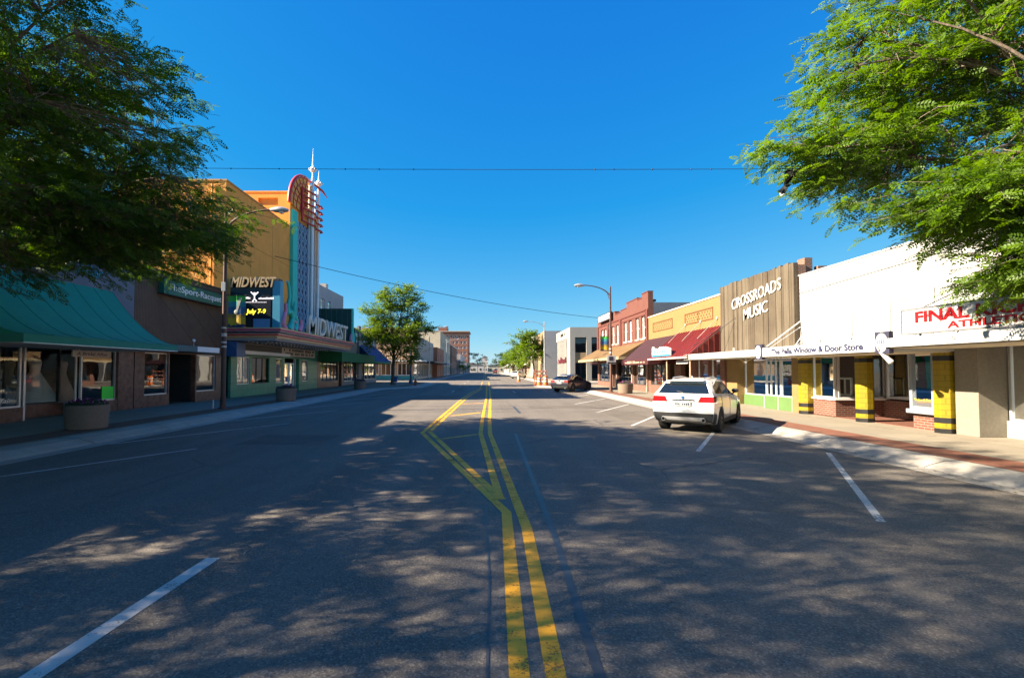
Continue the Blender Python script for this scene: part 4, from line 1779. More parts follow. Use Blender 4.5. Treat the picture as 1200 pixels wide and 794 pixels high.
for u in (12.3, 9.5, 6.5):
    mb.tube([FS.p(u, 2.74, -.07), FS.p(u, 2.82, -.07)], .03, 6)
    mb.tube([FS.p(u, 3.44, -.1), F.p(u, 4.3, .02)], .014, 5)
mb.build('sign_bracket', M_DARKFR, sg)
text(FX(XR - 2.0, -1), 'N', 11.35, 2.57, .11, M_BLACK, cn, d=.0, ext=.004, tdir=-1)

# items seen on shelves inside
sh = thing('shop_shelf', 'white wire shelves standing behind the stone pier shop window', 'shelf', F.p(11.2, .16, -1.6))
for z in (.75, 1.05, 1.35, 1.7):
    mb = MB()
    F.box(mb, 9.9, 12.5, z, z + .03, -1.8, -1.4)
    mb.build('shelf_board', M_WHITE, sh)
for u in (9.9, 12.47):
    mb = MB()
    F.box(mb, u, u + .03, .16, 1.9, -1.8, -1.4)
    mb.build('upright', M_WHITE, sh)

# --- window and door store -----------------------------------------------------------
mb = MB()
for u in (8.6, 4.2):
    F.box(mb, u, u + .02, 2.78, 5.65, .002, .008)
F.box(mb, Y0, Y1, 4.62, 4.64, .002, .008)
mb.build('panel_joint', M_GALVD, b)
# --- window and door store
b = thing('window_store', 'white stucco shop with yellow pillars and a long white name sign', 'shop', (XR, 16.7, .15))
Y0, Y1 = 13.4, 19.9
mb = MB()
wall(mb, F, Y0, Y1, 2.72, 5.7)
mb.build('front_wall', M_STUCCO, b)
mb = MB()
F.box(mb, Y0, 20.0, 5.7, 5.76, -.33, .03)
F.box(mb, -9, Y0, 5.7, 5.76, -.33, .03)
mb.build('coping', M_ALU, b)
mb = MB()
F.box(mb, 16.9, 16.92, 2.78, 5.65, .002, .008)
F.box(mb, Y0, Y1, 4.62, 4.64, .002, .008)
mb.build('panel_joint', M_GALVD, b)
mb = MB()
F.box(mb, 18.15, 19.4, .15, .78, -.32, -.12)
F.box(mb, 18.15, 18.4, .15, .78, -2.1, -.32)
F.box(mb, 14.75, 18.15, .15, .78, -2.1, -1.9)
F.box(mb, 13.95, 14.75, .15, .66, -.62, -.02)
mb.build('bulkhead', M_BULK, b)
mb = MB()
F.box(mb, 18.1, 19.45, .78, .84, -.34, -.06)
F.box(mb, 18.1, 18.45, .78, .84, -2.1, -.34)
mb.build('sill', M_WHITE, b)
window(F, b, 18.2, 19.4, .84, 2.68, M_ALU, M_GLASS, rec=.12)
FW = FY(18.17)
window(FW, b, XR + .25, XR + 2.0, .84, 2.68, M_ALU, M_GLASS, nu=2, rec=.0)
window(F, b, 16.1, 18.1, .84, 2.68, M_ALU, M_GLASS, nu=1, rec=1.95)
door(F, b, 14.9, 16.05, .16, 2.5, M_ALU, M_GLASS, rec=1.95, double=False)
# boxed display window with a wide grey frame
bw = window(F, b, 13.95, 14.78, .72, 2.6, mat('grey_blue_frame', (.34, .38, .42), .5, .08, 3), M_GLASS, rec=-.06, fw=.1, dep=.12, name='display_window')
mb = MB()
F.box(mb, 13.9, 14.82, .62, .74, -.3, .14)
mb.build('sill', MATS['grey_blue_frame'], bw)
window(FY(13.97), b, XR + .02, XR + 1.9, .72, 2.68, M_ALU, M_GLASS, rec=-.02)
mb = MB()
F.box(mb, 14.72, 14.8, .66, 2.68, -1.9, -.1)
mb.build('window_return', M_ALU, b)
text(F, 'Window & Door', 14.72, .98, .075, mat('yellow_letter', (.8, .62, .02), .5), b, d=-.0, ext=.003, tdir=-1, width=.62)
mb = MB()
F.box(mb, 14.55, 14.63, .95, 1.1, -.02, -.012)
mb.build('sticker', M_WHITE, b)
mb = MB()
F.box(mb, 19.4, 19.9, .15, 2.72, -.6, -.1)
mb.build('end_pier', M_YELBR, b)
# octagonal banded pillars
for u in (19.62, 16.6, 13.68):
    mb = MB()
    c = F.p(u, 0, -.0)
    r = .265
    ang = [math.pi / 8 + i * math.pi / 4 for i in range(8)]

    def ring(z0, z1, rr):
        return [(c[0] + rr * math.cos(a), c[1] + rr * math.sin(a), z0) for a in ang], (0, 0, z1 - z0)
    mb.prism(*ring(.15, 2.5, r))
    pl = mb.build('pillar', M_YELLOW, b, bevel=.01)
    mb = MB()
    for z0, z1 in ((.15, .28), (.43, .58), (2.15, 2.29), (2.4, 2.5)):
        mb.prism(*ring(z0, z1, r + .005))
    mb.build('black_band', M_BLACK, pl)
cn = MB()
F.box(cn, 13.35, 19.6, 2.40, 2.75, .02, 1.9)
cn = cn.build('canopy', M_FINISH, b, bevel=.012)
mb = MB()
F.box(mb, 13.4, 19.55, 2.37, 2.397, .1, 1.8)
mb.build('soffit', M_CREAM, cn)
text(FX(XR - 1.9, -1), 'The Pella Window & Door Store', 18.7, 2.48, .2, M_NAVYL, cn, d=.002, ext=.006, tdir=-1, width=4.55, bold=.03)
for (u, z) in ((19.55, 2.60), (13.45, 2.64)):
    mb = MB()
    FSg = FX(XR - 1.9, -1)
    FSg.box(mb, u - .24, u + .24, z - .3, z + .3, -.1, .03)
    lg = mb.build('emblem_plate', mat('slate_blue_plate', (.05, .05, .09), .5, .1, 4), cn, bevel=.008)
    mb = MB()
    cc = FSg.p(u, z, .031)
    FSg.poly(mb, [(u + .2 * math.cos(a * .2618), z + .26 * math.sin(a * .2618)) for a in range(24)], .031, .04)
    mb.build('emblem_disc', M_OPAL, lg)
    mb = MB()
    for k in range(5):
        FSg.box(mb, u - .16 + k * .07, u - .13 + k * .07, z - .03, z + .09, .041, .045)
    mb.build('emblem_mark', M_NAVYL, lg)
mb = MB()
mb.lathe([(.03, 0), (.05, .12), (.075, .38), (.03, .42)], (0, 0, 0), 12)
sp_ = thing('spotlight', 'white conical floodlight under the corner of the long name sign', 'light', FX(XR - 1.95, -1).p(13.5, 2.4))
for i, v in enumerate(mb.v):
    q = Euler((R(160), R(-35), 0)).to_matrix() @ Vector(v)
    mb.v[i] = (q.x + sp_.location.x, q.y + sp_.location.y, q.z + sp_.location.z)
mb.build('lamp_cone', M_OPAL, sp_, smooth=50)
mb = MB()
mb.tube([tuple(sp_.location), (sp_.location.x + .02, sp_.location.y + .05, sp_.location.z + .12)], .02, 6)
mb.build('bracket', M_DARKFR, sp_)
# hanger rods and stays
for u in (18.6, 17.0, 15.4, 13.9, 12.2, 9.8):
    mb = MB()
    mb.tube([F.p(u, 2.75, .9), F.p(u, 4.1, .9)], .012, 5) if False else mb.tube([F.p(u, 2.75, 1.1), F.p(u + .02, 4.25, .02)], .016, 5)
    mb.tube([F.p(u + .55, 2.75, 1.7), F.p(u - .5, 4.25, .02)], .010, 5)
    mb.ball(F.p(u + .02, 3.5, .85), .03, 6)
    mb.build('hanger_rod', M_STEEL, b if u > 13.4 else bpy.data.objects['athletic_shop'])
mb = MB()
mb.tube([F.p(19.9, 3.85, .02), F.p(19.4, 2.75, 1.75)], .03, 6)
mb.build('white_stay', M_OPAL, b)
mb = MB()
mb.tube([F.p(19.9, 5.0, .015), F.p(16, 5.12, .015), F.p(10, 5.3, .015), F.p(2, 5.4, .015)], .014, 5)
mb.build('wall_cable', M_STEEL, b)
shell(F, b, Y0, Y1, 5.65, 22, M_STUCCO, M_ROOF, t=2.2)
mb = MB()
F.box(mb, Y0 + .05, Y1 - .05, .15, .165, -2.2, -.12)
mb.build('entry_paving', mat('red_tile', (.26, .11, .075), .7, .2, 8), b)
mb = MB()
F.box(mb, Y0 + .05, Y1 - .05, 2.69, 2.75, -2.2, -.31)
mb.build('entry_ceiling', M_CREAM, b)
# flag hanging inside
fg = thing('flag', 'striped red and white flag with blue corner hanging inside the window store', 'flag', F.p(16.9, 1.4, -2.4))
for i in range(9):
    mb = MB()
    F.box(mb, 16.35 + i * .13, 16.48 + i * .13, 1.2, 2.45, -2.43, -2.40)
    mb.build('stripe', mat('flag_red' if i % 2 == 0 else 'flag_white', (.35, .02, .03) if i % 2 == 0 else (.7, .68, .64), .8), fg)
mb = MB()
F.box(mb, 16.95, 17.52, 1.75, 2.45, -2.398, -2.385)
mb.build('canton', mat('flag_blue', (.02, .03, .15), .8), fg)
# sample window frames on show inside
for i, (u, d, z, wd, hh, lab) in enumerate(((18.9, -1.0, .9, .75, .7, 'white framed sample window on a stand behind the store glass'), (17.6, -2.9, .85, .8, .9, 'pale framed sample window deep inside the window store'))):
    t_ = thing('sample_window', lab, 'sample window', F.p(u, .16, d))
    mb = MB()
    F.box(mb, u - wd / 2, u + wd / 2, z, z + .07, d - .05, d)
    F.box(mb, u - wd / 2, u + wd / 2, z + hh - .07, z + hh, d - .05, d)
    F.box(mb, u - wd / 2, u - wd / 2 + .07, z, z + hh, d - .05, d)
    F.box(mb, u + wd / 2 - .07, u + wd / 2, z, z + hh, d - .05, d)
    F.box(mb, u - .02, u + .02, z, z + hh, d - .05, d)
    mb.build('frame', M_WHITE, t_)
    mb = MB()
    F.box(mb, u - .3, u + .3, .16, z, d - .3, d + .1)
    mb.build('stand', M_DISPLAY, t_)
nb = thing('notice_board', 'cream notice board with yellow squares inside the window store', 'notice board', F.p(17.9, 1.9, -2.2))
mb = MB()
F.box(mb, 17.3, 17.95, 1.45, 2.2, -2.26, -2.22)
mb.build('board', M_CREAM, nb)
mb = MB()
for i in range(3):
    for j in range(4):
        F.box(mb, 17.38 + i * .18, 17.5 + i * .18, 1.52 + j * .16, 1.63 + j * .16, -2.219, -2.21)
mb.build('swatch', mat('yellow_swatch', (.6, .45, .05), .6), nb)
yp = thing('price_poster', 'small yellow poster taped inside the first window by the yellow pillar', 'poster', F.p(18.9, 1.1, -.3))
mb = MB()
F.box(mb, 18.75, 19.05, .92, 1.2, -.30, -.292)
mb.build('sheet', mat('yellow_sheet', (.8, .66, .15), .6), yp)
mb = MB()
F.box(mb, 18.5, 19.3, 1.24, 1.34, -.30, -.292)
mb.build('banner_strip', mat('lemon_strip', (.75, .72, .05), .6), yp)

# --- music shop ------------------------------------------------------------------------
b = thing('music_shop', 'shop clad in tall weathered wooden boards with white lettering', 'shop', (XR, 23, .15))
Y0, Y1 = 19.95, 26.25


def boards():
    m, t = nt('weathered_boards')
    tc = N(t, 'ShaderNodeTexCoord').outputs['Object']
    g = N(t, 'ShaderNodeNewGeometry')
    c = mixc(t, g.outputs['Random Per Island'], (.056, .043, .030), (.118, .098, .070))
    mp = N(t, 'ShaderNodeMapping')
    mp.inputs['Scale'].default_value = (14, 14, .7)
    t.links.new(tc, mp.inputs[0])
    f = noise(t, mp.outputs[0], 1.5, 6, .7)
    c = mixc(t, mrange(t, f, .35, .7, 0, .75), c, (.045, .029, .017))
    f2 = noise(t, tc, .7, 4, .6)
    c = mixc(t, mrange(t, f2, .4, .7, 0, .5), c, (.125, .10, .07))
    out_bsdf(t, c, .85, 0, .25, f, .35, .012)
    return m


mb = MB()
u = Y0
rb = random.Random(4)
while u < Y1 - .05:
    wd = rb.uniform(.15, .21)
    F.box(mb, u, min(u + wd, Y1) - .012, 2.75, 6.3 + rb.uniform(-.03, .05), 0.02, .20 + rb.uniform(0, .025))
    u += wd
mb.build('board_cladding', boards(), b)
mb = MB()
wall(mb, F, Y0, Y1, 2.73, 6.2)
mb.build('front_wall', M_SIDEBR, b)
FCR = FX(XR - .235, -1)
text(FCR, 'CROSSROADS', 24.9, 4.93, .54, M_OPAL, b, d=0, ext=.03, tdir=-1, rise=.095, width=4.15, bold=.004)
text(FCR, 'MUSIC', 23.8, 4.3, .54, M_OPAL, b, d=0, ext=.03, tdir=-1, rise=.095, width=2.05, bold=.004)
mb = MB()
F.box(mb, 19.96, 20.5, .15, 2.73, -.3, .02)
F.box(mb, 25.2, Y1, .15, 2.73, -.5, -.1)
mb.build('pier', M_YELBR, b)
mb = MB()
F.box(mb, 20.5, 22.6, .15, .72, -.3, -.02)
F.box(mb, 22.6, 25.2, .15, .66, -.75, -.45)
F.box(mb, 22.55, 22.62, .15, .72, -.75, -.3)
mb.build('green_panel', M_GREENP, b)
mb = MB()
for u in (20.5, 21.5, 22.55):
    F.box(mb, u, u + .05, .15, .72, -.02, .005)
mb.build('panel_strip', M_ALU, b)
window(F, b, 22.62, 25.2, .66, 2.7, M_ALU, M_GLASS, nu=1, rec=.5)
window(F, b, 20.5, 21.45, .72, 2.7, M_ALU, M_GLASS, zs=[2.3], rec=.08)
window(F, b, 21.45, 22.6, .72, 2.7, M_ALU, M_GLASS, nu=3, zs=[2.3], rec=.08)
shell(F, b, Y0, Y1, 6.15, 22, M_SIDEBR, M_ROOF, t=.8)
cn = MB()
F.box(cn, 19.7, 27.0, 2.43, 2.72, .24, 1.9)
cn = cn.build('canopy', mat('grey_white_fascia', (.60, .60, .57), .5, .1, 1.2, streak=.3), b, bevel=.012)
mb = MB()
mb.tube([FX(XR - 1.85, -1).p(21.6, 2.72), FX(XR - 1.85, -1).p(21.6, 2.86)], .05, 8)
mb.build('vent_cap', M_ALU, cn)
mb = MB()
F.box(mb, 20.02, 20.5, 5.6, 6.5, -.62, -.3)
mb.build('chimney', M_SIDEBR, b)
for (a, z0, u1, z1) in ((26.0, 3.6, 27.6, 2.75), (24.6, 3.9, 26.5, 2.75)):
    mb = MB()
    mb.tube([F.p(a, z0 + .6, .25), F.p(u1, z1, 1.8)], .014, 5)
    mb.build('guy_rod', M_DARKFR, b)
# instruments and posters behind the glass
ct = thing('shop_counter', 'dark counter with grey goods behind the music shop glass', 'counter', F.p(24, .16, -1.6))
mb = MB()
F.box(mb, 23.0, 24.9, .16, 1.15, -1.9, -1.3)
mb.build('counter_body', mat('dark_wood', (.06, .035, .02), .5), ct, bevel=.02)
mb = MB()
mb.lathe([(.02, -.7), (.22, -.6), (.28, 0), (.22, .6), (.02, .7)], F.p(24.0, 1.38, -1.55), 14, 'y')
mb.build('grey_roll', mat('grey_plastic', (.22, .24, .27), .4), ct, smooth=60)


def guitar(u, d, z, col, label):
    t_ = thing('guitar', label, 'guitar', F.p(u, z, d), 'instruments in the music shop window')
    mb = MB()
    pts = []
    for i in range(28):
        a = 2 * math.pi * i / 28
        r_ = .19 + .045 * math.cos(2 * a) + .03 * math.cos(a + math.pi)
        pts.append((u + r_ * math.sin(a) * .85, z + .22 - r_ * math.cos(a) * 1.05))
    F.poly(mb, pts, d - .08, d)
    mb.build('guitar_body', mat('guitar_' + label[:6].strip(), col, .25, .05, 3, coat=.5), t_, bevel=.01)
    mb = MB()
    F.box(mb, u - .025, u + .025, z + .35, z + .92, d - .03, d + .01)
    F.box(mb, u - .045, u + .045, z + .92, z + 1.06, d - .03, d + .005)
    mb.build('guitar_neck', mat('dark_neck', (.05, .03, .015), .5), t_)
    return t_


guitar(21.0, -.55, .78, (.62, .05, .10), 'red guitar standing in the music shop window')
guitar(22.1, -.7, .8, (.35, .18, .05), 'amber guitar standing beside the red guitar')
guitar(24.75, -.9, 1.15, (.04, .04, .05), 'black guitar hung at the far side of the music shop window')
for i, (u, z, hh, lab) in enumerate(((22.95, 1.25, .32, 'white notice taped inside the large music shop pane'), (22.66, 1.5, .5, 'pale paper sheet by the music shop door frame'))):
    p_ = thing('paper_notice', lab, 'notice', F.p(u, z, -.6))
    mb = MB()
    F.box(mb, u - .13, u + .13, z, z + hh, -.63, -.622)
    mb.build('sheet', M_OPAL, p_)
    mb = MB()
    for k in range(5):
        F.box(mb, u - .1, u + .1 - .04 * (k % 3), z + .05 + k * hh / 6, z + .07 + k * hh / 6, -.6215, -.62)
    mb.build('print', M_BLACK, p_)

# --- yellow brick shops ---------------------------------------------------------------
b = thing('yellow_brick_shop', 'yellow brick shop with patterned panels above maroon and red awnings', 'shop', (XR, 32, .15))
Y0, Y1 = 26.3, 38.45
mb = MB()
wall(mb, F, Y0, Y1, 2.7, 5.95)
mb.build('front_wall', M_YELBR, b)
mb = MB()
F.box(mb, Y0, Y1, 5.95, 6.03, -.33, .05)
mb.build('coping', M_CREAM, b)
M_ORB = mat('orange_brick_trim', (.25, .10, .03), .8, .15, 8)
for (a, c_, z0, z1) in ((27.5, 31.4, 4.75, 5.45), (33.5, 37.4, 4.75, 5.45)):
    mb = MB()
    for (p, q, r_, s) in ((a, c_, z0, z0 + .07), (a, c_, z1 - .07, z1), (a, a + .08, z0 + .07, z1 - .07), (c_ - .08, c_, z0 + .07, z1 - .07)):
        F.box(mb, p, q, r_, s, .003, .035)
    if a < 30:
        F.box(mb, (a + c_) / 2 - .03, (a + c_) / 2 + .03, z0 + .07, z1 - .07, .003, .03)
    for i in range(10):
        for j in range(3):
            u_ = a + .28 + i * (c_ - a - .5) / 9.6 + (.14 if j % 2 else 0)
            F.box(mb, u_, u_ + .12, z0 + .15 + j * .16, z0 + .23 + j * .16, .003, .02)
    mb.build('brick_panel', M_ORB, b)
mb = MB()
hs = [(26.8, 28.2, .7, 2.65), (28.3, 30.0, .7, 2.65), (30.8, 32.2, .16, 2.65), (33.2, 34.8, .16, 2.65), (35.2, 38.0, .75, 2.65)]
wall(mb, F, Y0, Y1, .15, 2.7, hs)
mb.build('shop_front', M_BULK, b)
for h in hs[:2]:
    window(F, b, *h, M_ALU, M_GLASS, rec=.2)
window(F, b, *hs[4], M_DARKFR, M_GLASS, nu=3, zs=[1.4], rec=.1)
door(F, b, *hs[2], M_DARKFR, M_GLASSD, rec=.6, double=False)
door(F, b, *hs[3], M_WHITE, M_GLASSD, rec=.6, double=False)
shell(F, b, Y0, Y1, 5.9, 22, M_YELBR, M_ROOF)
awning(F, b, 32.75, 39.0, [(.02, 4.25), (1.95, 2.62)], M_MAROON, valance=.36, label='maroon canvas awning with lettered valance', vm=mat('maroon_valance', (.085, .012, .018), .8))
vv = FX(XR - 1.95, -1)
text(vv, 'Serving', 37.6, 2.40, .15, mat('cream_letter', (.7, .6, .4), .6), b, d=.014, ext=.005, tdir=-1, width=1.5, shear=.3) if False else None
mb = MB()
rl2 = random.Random(8)
u = 38.3
while u > 33.4:
    wd = rl2.uniform(.1, .2)
    big = 36.9 < u < 37.6 or 35.8 < u <= 36.9
    if rl2.random() < .85:
        vv.box(mb, u - wd, u, 2.38 - (.03 if big else 0), 2.46 + (.07 if big else 0), .014, .018)
    u -= wd + .06
mb.build('valance_lettering', mat('cream_letter', (.72, .62, .42), .6), b)
ra = awning(F, b, 26.35, 32.65, [(.02, 4.3), (1.98, 2.62)], M_REDMET, valance=.0, label='red ribbed metal awning with guy rods', name='awning')
mb = MB()
for i in range(17):
    u = 26.4 + i * .39
    mb.tube([F.p(u, 4.32, .03), F.p(u, 2.64, 1.98)], .02, 4)
mb.build('rib', M_REDMET, ra)
mb = MB()
for i in range(6):
    d = .2 + i * .3
    F.box(mb, 26.31, 26.345, 2.62, 4.3 - .855 * d, d, d + .03)
mb.build('end_rib', mat('dark_red_rib', (.18, .02, .02), .6), ra)
mb = MB()
F.box(mb, 26.33, 32.67, 2.52, 2.63, 1.95, 2.02)
mb.build('edge_trim', mat('pink_white_trim', (.62, .50, .46), .6), ra)
for u in (27.0, 29.1, 31.3):
    mb = MB()
    mb.tube([F.p(u, 4.75, .02), F.p(u + .35, 3.62, 1.0)], .016, 6)
    mb.lathe([(.1, 0), (.1, .05)], F.p(u, 4.75, .05), 8, 'x')
    mb.build('guy_rod', M_GALVD, b)
fs = thing('awning_sign', 'turquoise and white cut-out sign fixed on the edge of the red awning', 'sign', vv.p(31, 2.9))
pts = [(32.05, 2.72), (32.05, 3.25), (31.95, 3.38), (31.8, 3.38), (31.7, 3.25), (31.5, 3.27), (30.9, 3.2), (30.6, 3.32), (29.7, 3.3), (29.0, 3.2), (28.85, 3.1), (28.85, 2.72)]
mb = MB()
vv.poly(mb, pts, -.1, -.02)
mb.build('board', M_OPAL, fs)
mb = MB()
vv.poly(mb, [(32.0, 2.73), (32.0, 2.84), (28.9, 2.82), (28.9, 2.73)], -.019, -.012)
mb.build('blue_band', mat('bright_blue', (.02, .30, .72), .5), fs)
mb = MB()
for i in range(9):
    u = 31.65 - i * .29
    hgt = (.30, .2, .2, .2, .32, .2, .2, .26, .2)[i]
    vv.poly(mb, [(u, 2.9), (u - .17, 2.9), (u - .2, 2.9 + hgt), (u - .06, 2.9 + hgt)], -.019, -.01)
mb.build('lettering', mat('aqua_letter', (.03, .42, .42), .5), fs)
hb = thing('hanging_board', 'small white hanging board below the red awning end', 'sign', vv.p(28.2, 2.4))
mb = MB()
vv.box(mb, 27.1, 28.7, 2.24, 2.42, -.36, -.30)
mb.build('board', M_OPAL, hb)
mb = MB()
for u in (27.3, 28.5):
    vv.box(mb, u, u + .02, 2.42, 2.5, -.34, -.32)
mb.build('hanger', M_DARKFR, hb)
mb = MB()
u = 28.6
while u > 27.2:
    wd = rl2.uniform(.06, .12)
    vv.box(mb, u - wd, u, 2.28, 2.37, -.299, -.295)
    u -= wd + .04
mb.build('lettering', MATS['grey_plastic'], hb)
for u, lab in ((29.9, 'pale post holding up the red awning near the door'), (26.5, 'pale post at the near end of the red awning')):
    p_ = thing('awning_post', lab, 'post', F.p(u, .15, 1.75))
    mb = MB()
    mb.tube([F.p(u, .15, 1.75), F.p(u, 2.5, 1.75)], .045, 8)
    mb.lathe([(.1, 0), (.1, .04)], F.p(u, .15, 1.75), 10)
    mb.build('pole', mat('salmon_paint', (.60, .42, .30), .6), p_)

# --- red brick building ------------------------------------------------------------------
b = thing('red_brick_building', 'two storey red brick building with stepped parapet and tan shingle awning', 'building', (XR, 47, .15))
Y0, Y1 = 38.5, 56.0
mb = MB()
ws = []
for c_ in (39.75, 41.3, 43.3, 44.85, 47.6, 49.2, 52.4, 53.8):
    ws.append((c_ - .5, c_ + .5, 4.45, 6.25))
wall(mb, F, Y0, Y1, 2.75, 7.0, ws, .4)
steps = [(Y0, 40.0, 8.05), (40.0, 41.2, 7.75), (41.2, 44.4, 7.9), (44.4, 46.4, 7.45), (46.4, 48.3, 7.3), (48.3, 54.6, 7.6), (54.6, Y1, 7.4)]
for a, c_, z in steps:
    F.box(mb, a, c_, 7.0, z, -.4, 0)
mb.build('front_wall', M_REDBR, b)
mb = MB()
for a, c_, z in steps:
    F.box(mb, a, c_, z, z + .07, -.43, .04)
for u0, u1, z0, z1, d in ((Y0, Y1, 6.62, 6.72, .06), (Y0, 46.0, 6.3, 6.36, .03)):
    F.box(mb, u0, u1, z0, z1, .003, d)
for u in (Y0, 46.1, 50.8, 55.4):
    F.box(mb, u, u + .5, 2.76, 6.61, .003, .09)
mb.build('brick_trim', mat('dark_red_brick_trim', (.18, .045, .034), .85, .15, 6), b)
for h in ws:
    w_ = window(F, b, *h, M_WHITE, M_GLASSD, nz=2, rec=.14, fw=.09)
    mb = MB()
    F.box(mb, h[0] - .05, h[1] + .05, h[2] - .12, h[2], -.1, .05)
    mb.build('sill', M_CREAM, w_)
mb = MB()
hs = [(38.95, 42.4, .65, 2.6), (42.9, 47.4, .65, 2.6), (47.9, 49.5, .16, 2.6), (49.9, 55.3, .65, 2.6)]
wall(mb, F, Y0, Y1, .15, 2.75, hs, .4)
mb.build('shop_front', M_BULK, b)
for h in (hs[0], hs[1], hs[3]):
    window(F, b, *h, M_DARKFR, M_GLASS, nu=3, zs=[1.25], rec=.1)
door(F, b, *hs[2], M_DARKFR, M_GLASSD, rec=.5)
shell(F, b, Y0, Y1, 7.2, 22, mat('blue_grey_painted_wall', (.16, .20, .26), .9, .12, 1.5, .3, 6, streak=.2), M_ROOF, t=.42)
awning(F, b, 39.3, 56.3, [(.02, 4.15), (2.15, 2.95)], M_SHINGLE, valance=.22, vm=mat('tan_fascia', (.55, .43, .25), .7), label='tan shingle pent roof over the pavement')
mb = MB()
F.box(mb, 49.0, 54.2, 7.0, 7.75, .1, .32)
sg = mb.build('sign_box', M_BLACK, b)
mb = MB()
F.box(mb, 49.1, 54.1, 7.08, 7.66, .322, .335)
mb.build('sign_face', M_OPAL, sg)
mb = MB()
for i in range(9):
    u = 53.6 - i * .5
    F.box(mb, u - .3, u, 7.2 + (.0 if i % 3 else .06), 7.5, .336, .345)
mb.build('lettering', mat('grey_letter', (.25, .25, .24), .6), sg)
for u in (42.65, 47.65, 38.75):
    mb = MB()
    F.box(mb, u - .12, u + .12, .15, 2.75, .02, .12)
    mb.build('pilaster', mat('pinkish_paint', (.60, .42, .34), .7), b)
mb = MB()
F.box(mb, 43.0, 43.6, 7.9, 8.1, -2.2, -1.6)
mb.build('roof_vent', M_BLACK, b)

# --- white bank beyond the side street ----------------------------------------------------
XK = 13.3
FK = FX(XK, -1)
b = thing('white_bank', 'white modern bank with tall fins and a dark glazed side beyond the side street', 'bank', (XK, 85, .15))
M_BANK = mat('white_precast', (.46, .45, .42), .8, .05, 1)
M_BROWNPANEL = mat('brown_panel', (.22, .12, .06), .6, .25, 3)
Y0, Y1 = 77.2, 92.0
z1 = 8.6
mb = MB()
FK.box(mb, Y0 + .4, Y1, 7.0, z1, -.4, 0)
FKS = FY(Y0)
FKS.box(mb, XK, 36, 7.0, z1, -.4, 0)
FK.box(mb, Y0 + .4, Y0 + 2.6, .15, 7.0, -.4, 0)
for x in (XK, XK + 2.6, XK + 6.6, XK + 10.6, XK + 15):
    FKS.box(mb, x, x + .8, .15, 7.0, -.4, 0)
mb.build('white_frame', M_BANK, b)
mb = MB()
for i in range(9):
    u = Y0 + 3.2 + i * 1.25
    FK.box(mb, u, u + .55, .15, 7.0, -.6, -.05)
mb.build('fin', M_BANK, b)
mb = MB()
FK.box(mb, Y0 + 2.6, Y1, .15, 7.0, -.9, -.65)
mb.build('recess_wall', mat('pink_beige', (.55, .42, .36), .8, .08, 2), b)
for x0, x1 in ((XK + .8, XK + 2.6), (XK + 3.4, XK + 6.6), (XK + 7.4, XK + 10.6), (XK + 11.4, XK + 15)):
    window(FKS, b, x0, x1, 4.6, 6.9, M_DARKFR, M_GLASSD, nu=1 if x1 - x0 < 2 else 2, nz=2, rec=.25)
    window(FKS, b, x0, x1, .16, 3.0, M_DARKFR, M_GLASSD, nu=2, rec=.25)
    mb = MB()
    FKS.box(mb, x0, x1, 3.0, 4.6, -.3, -.12)
    mb.build('spandrel', M_BROWNPANEL if x0 > XK + 2 else mat('buff_panel', (.55, .38, .2), .7), b)
mb = MB()
FK.box(mb, Y1 - .25, Y1, .1, z1, -22, -.4)
FK.box(mb, Y0 + .4, Y1 - .25, .1, z1 - .6, -22, -21.7)
mb.build('rear_wall', M_BANK, b)
mb = MB()
FK.box(mb, Y0 + .4, Y1 - .25, z1 - .6, z1 - .4, -21.7, -.4)
mb.build('roof', M_ROOF, b)
aw = awning(FKS, b, XK + 3.2, XK + 7.6, [(.02, 3.5), (1.2, 2.9)], M_MAROON, valance=.25)
mb = MB()
rl3 = random.Random(4)
u = Y0 + 12.5
P = []
while u > Y0 + 3.4:
    h_ = rl3.uniform(.5, 1.1)
    P += [FK.p(u, 3.0 + rl3.uniform(0, .15), .06), FK.p(u - .35, 3.0 + h_, .06), FK.p(u - .6, 3.05, .06)]
    u -= .95
mb.tube(P, .07, 5)
mb.build('script_sign', mat('maroon_script', (.22, .03, .05), .5), b)
mb = MB()
for i in range(6):
    u = Y0 + 9.5 - i * .85
    if i != 4:
        FK.box(mb, u - .55, u, 7.6, 8.1, .003, .04)
mb.build('fascia_lettering', M_BLACK, b)

bk = simple_block('tan_bank_tower', 'tan and cream building with a recessed front past the white bank', FX(11.6, -1), 97, 116, 9.6, 24, mat('tan_stucco', (.40, .28, .15), .9, .08, 1, streak=.2), [(2, .3, 3.1, .5)], side_m=mat('blue_grey_render', (.40, .42, .46), .9, .08, 1), cope=None)
mb = MB()
FT = FX(11.6, -1)
FT.box(mb, 108, 115.8, .16, 9.4, .01, 1.0)
mb.build('stone_screen', mat('rough_stone', (.46, .43, .36), .9, .4, 1.5, .5, 3), bk)
for (n_, l_, y0, y1, z, m, X) in (
        ('brown_low_shop', 'low brown shop behind the street trees past the tan building', 118, 140, 4.6, M_TAN, 11.6),
        ('brick_low_shop', 'low red brick shop far along behind the trees', 141, 170, 5.4, M_REDBR, 11.4),
        ('cream_low_shop', 'low cream shop in the row behind the distant trees', 171, 215, 4.8, M_CREAM, 11.0),
        ('pale_low_shop', 'low pale shop at the end of the row of trees', 217, 270, 5.0, M_PALE, 10.4)):
    simple_block(n_, l_, FX(X, -1), y0, y1, z, 22, m, [(5, .6, 3.0, .7)], canopy=(3.2, 1.6, M_FINISH))
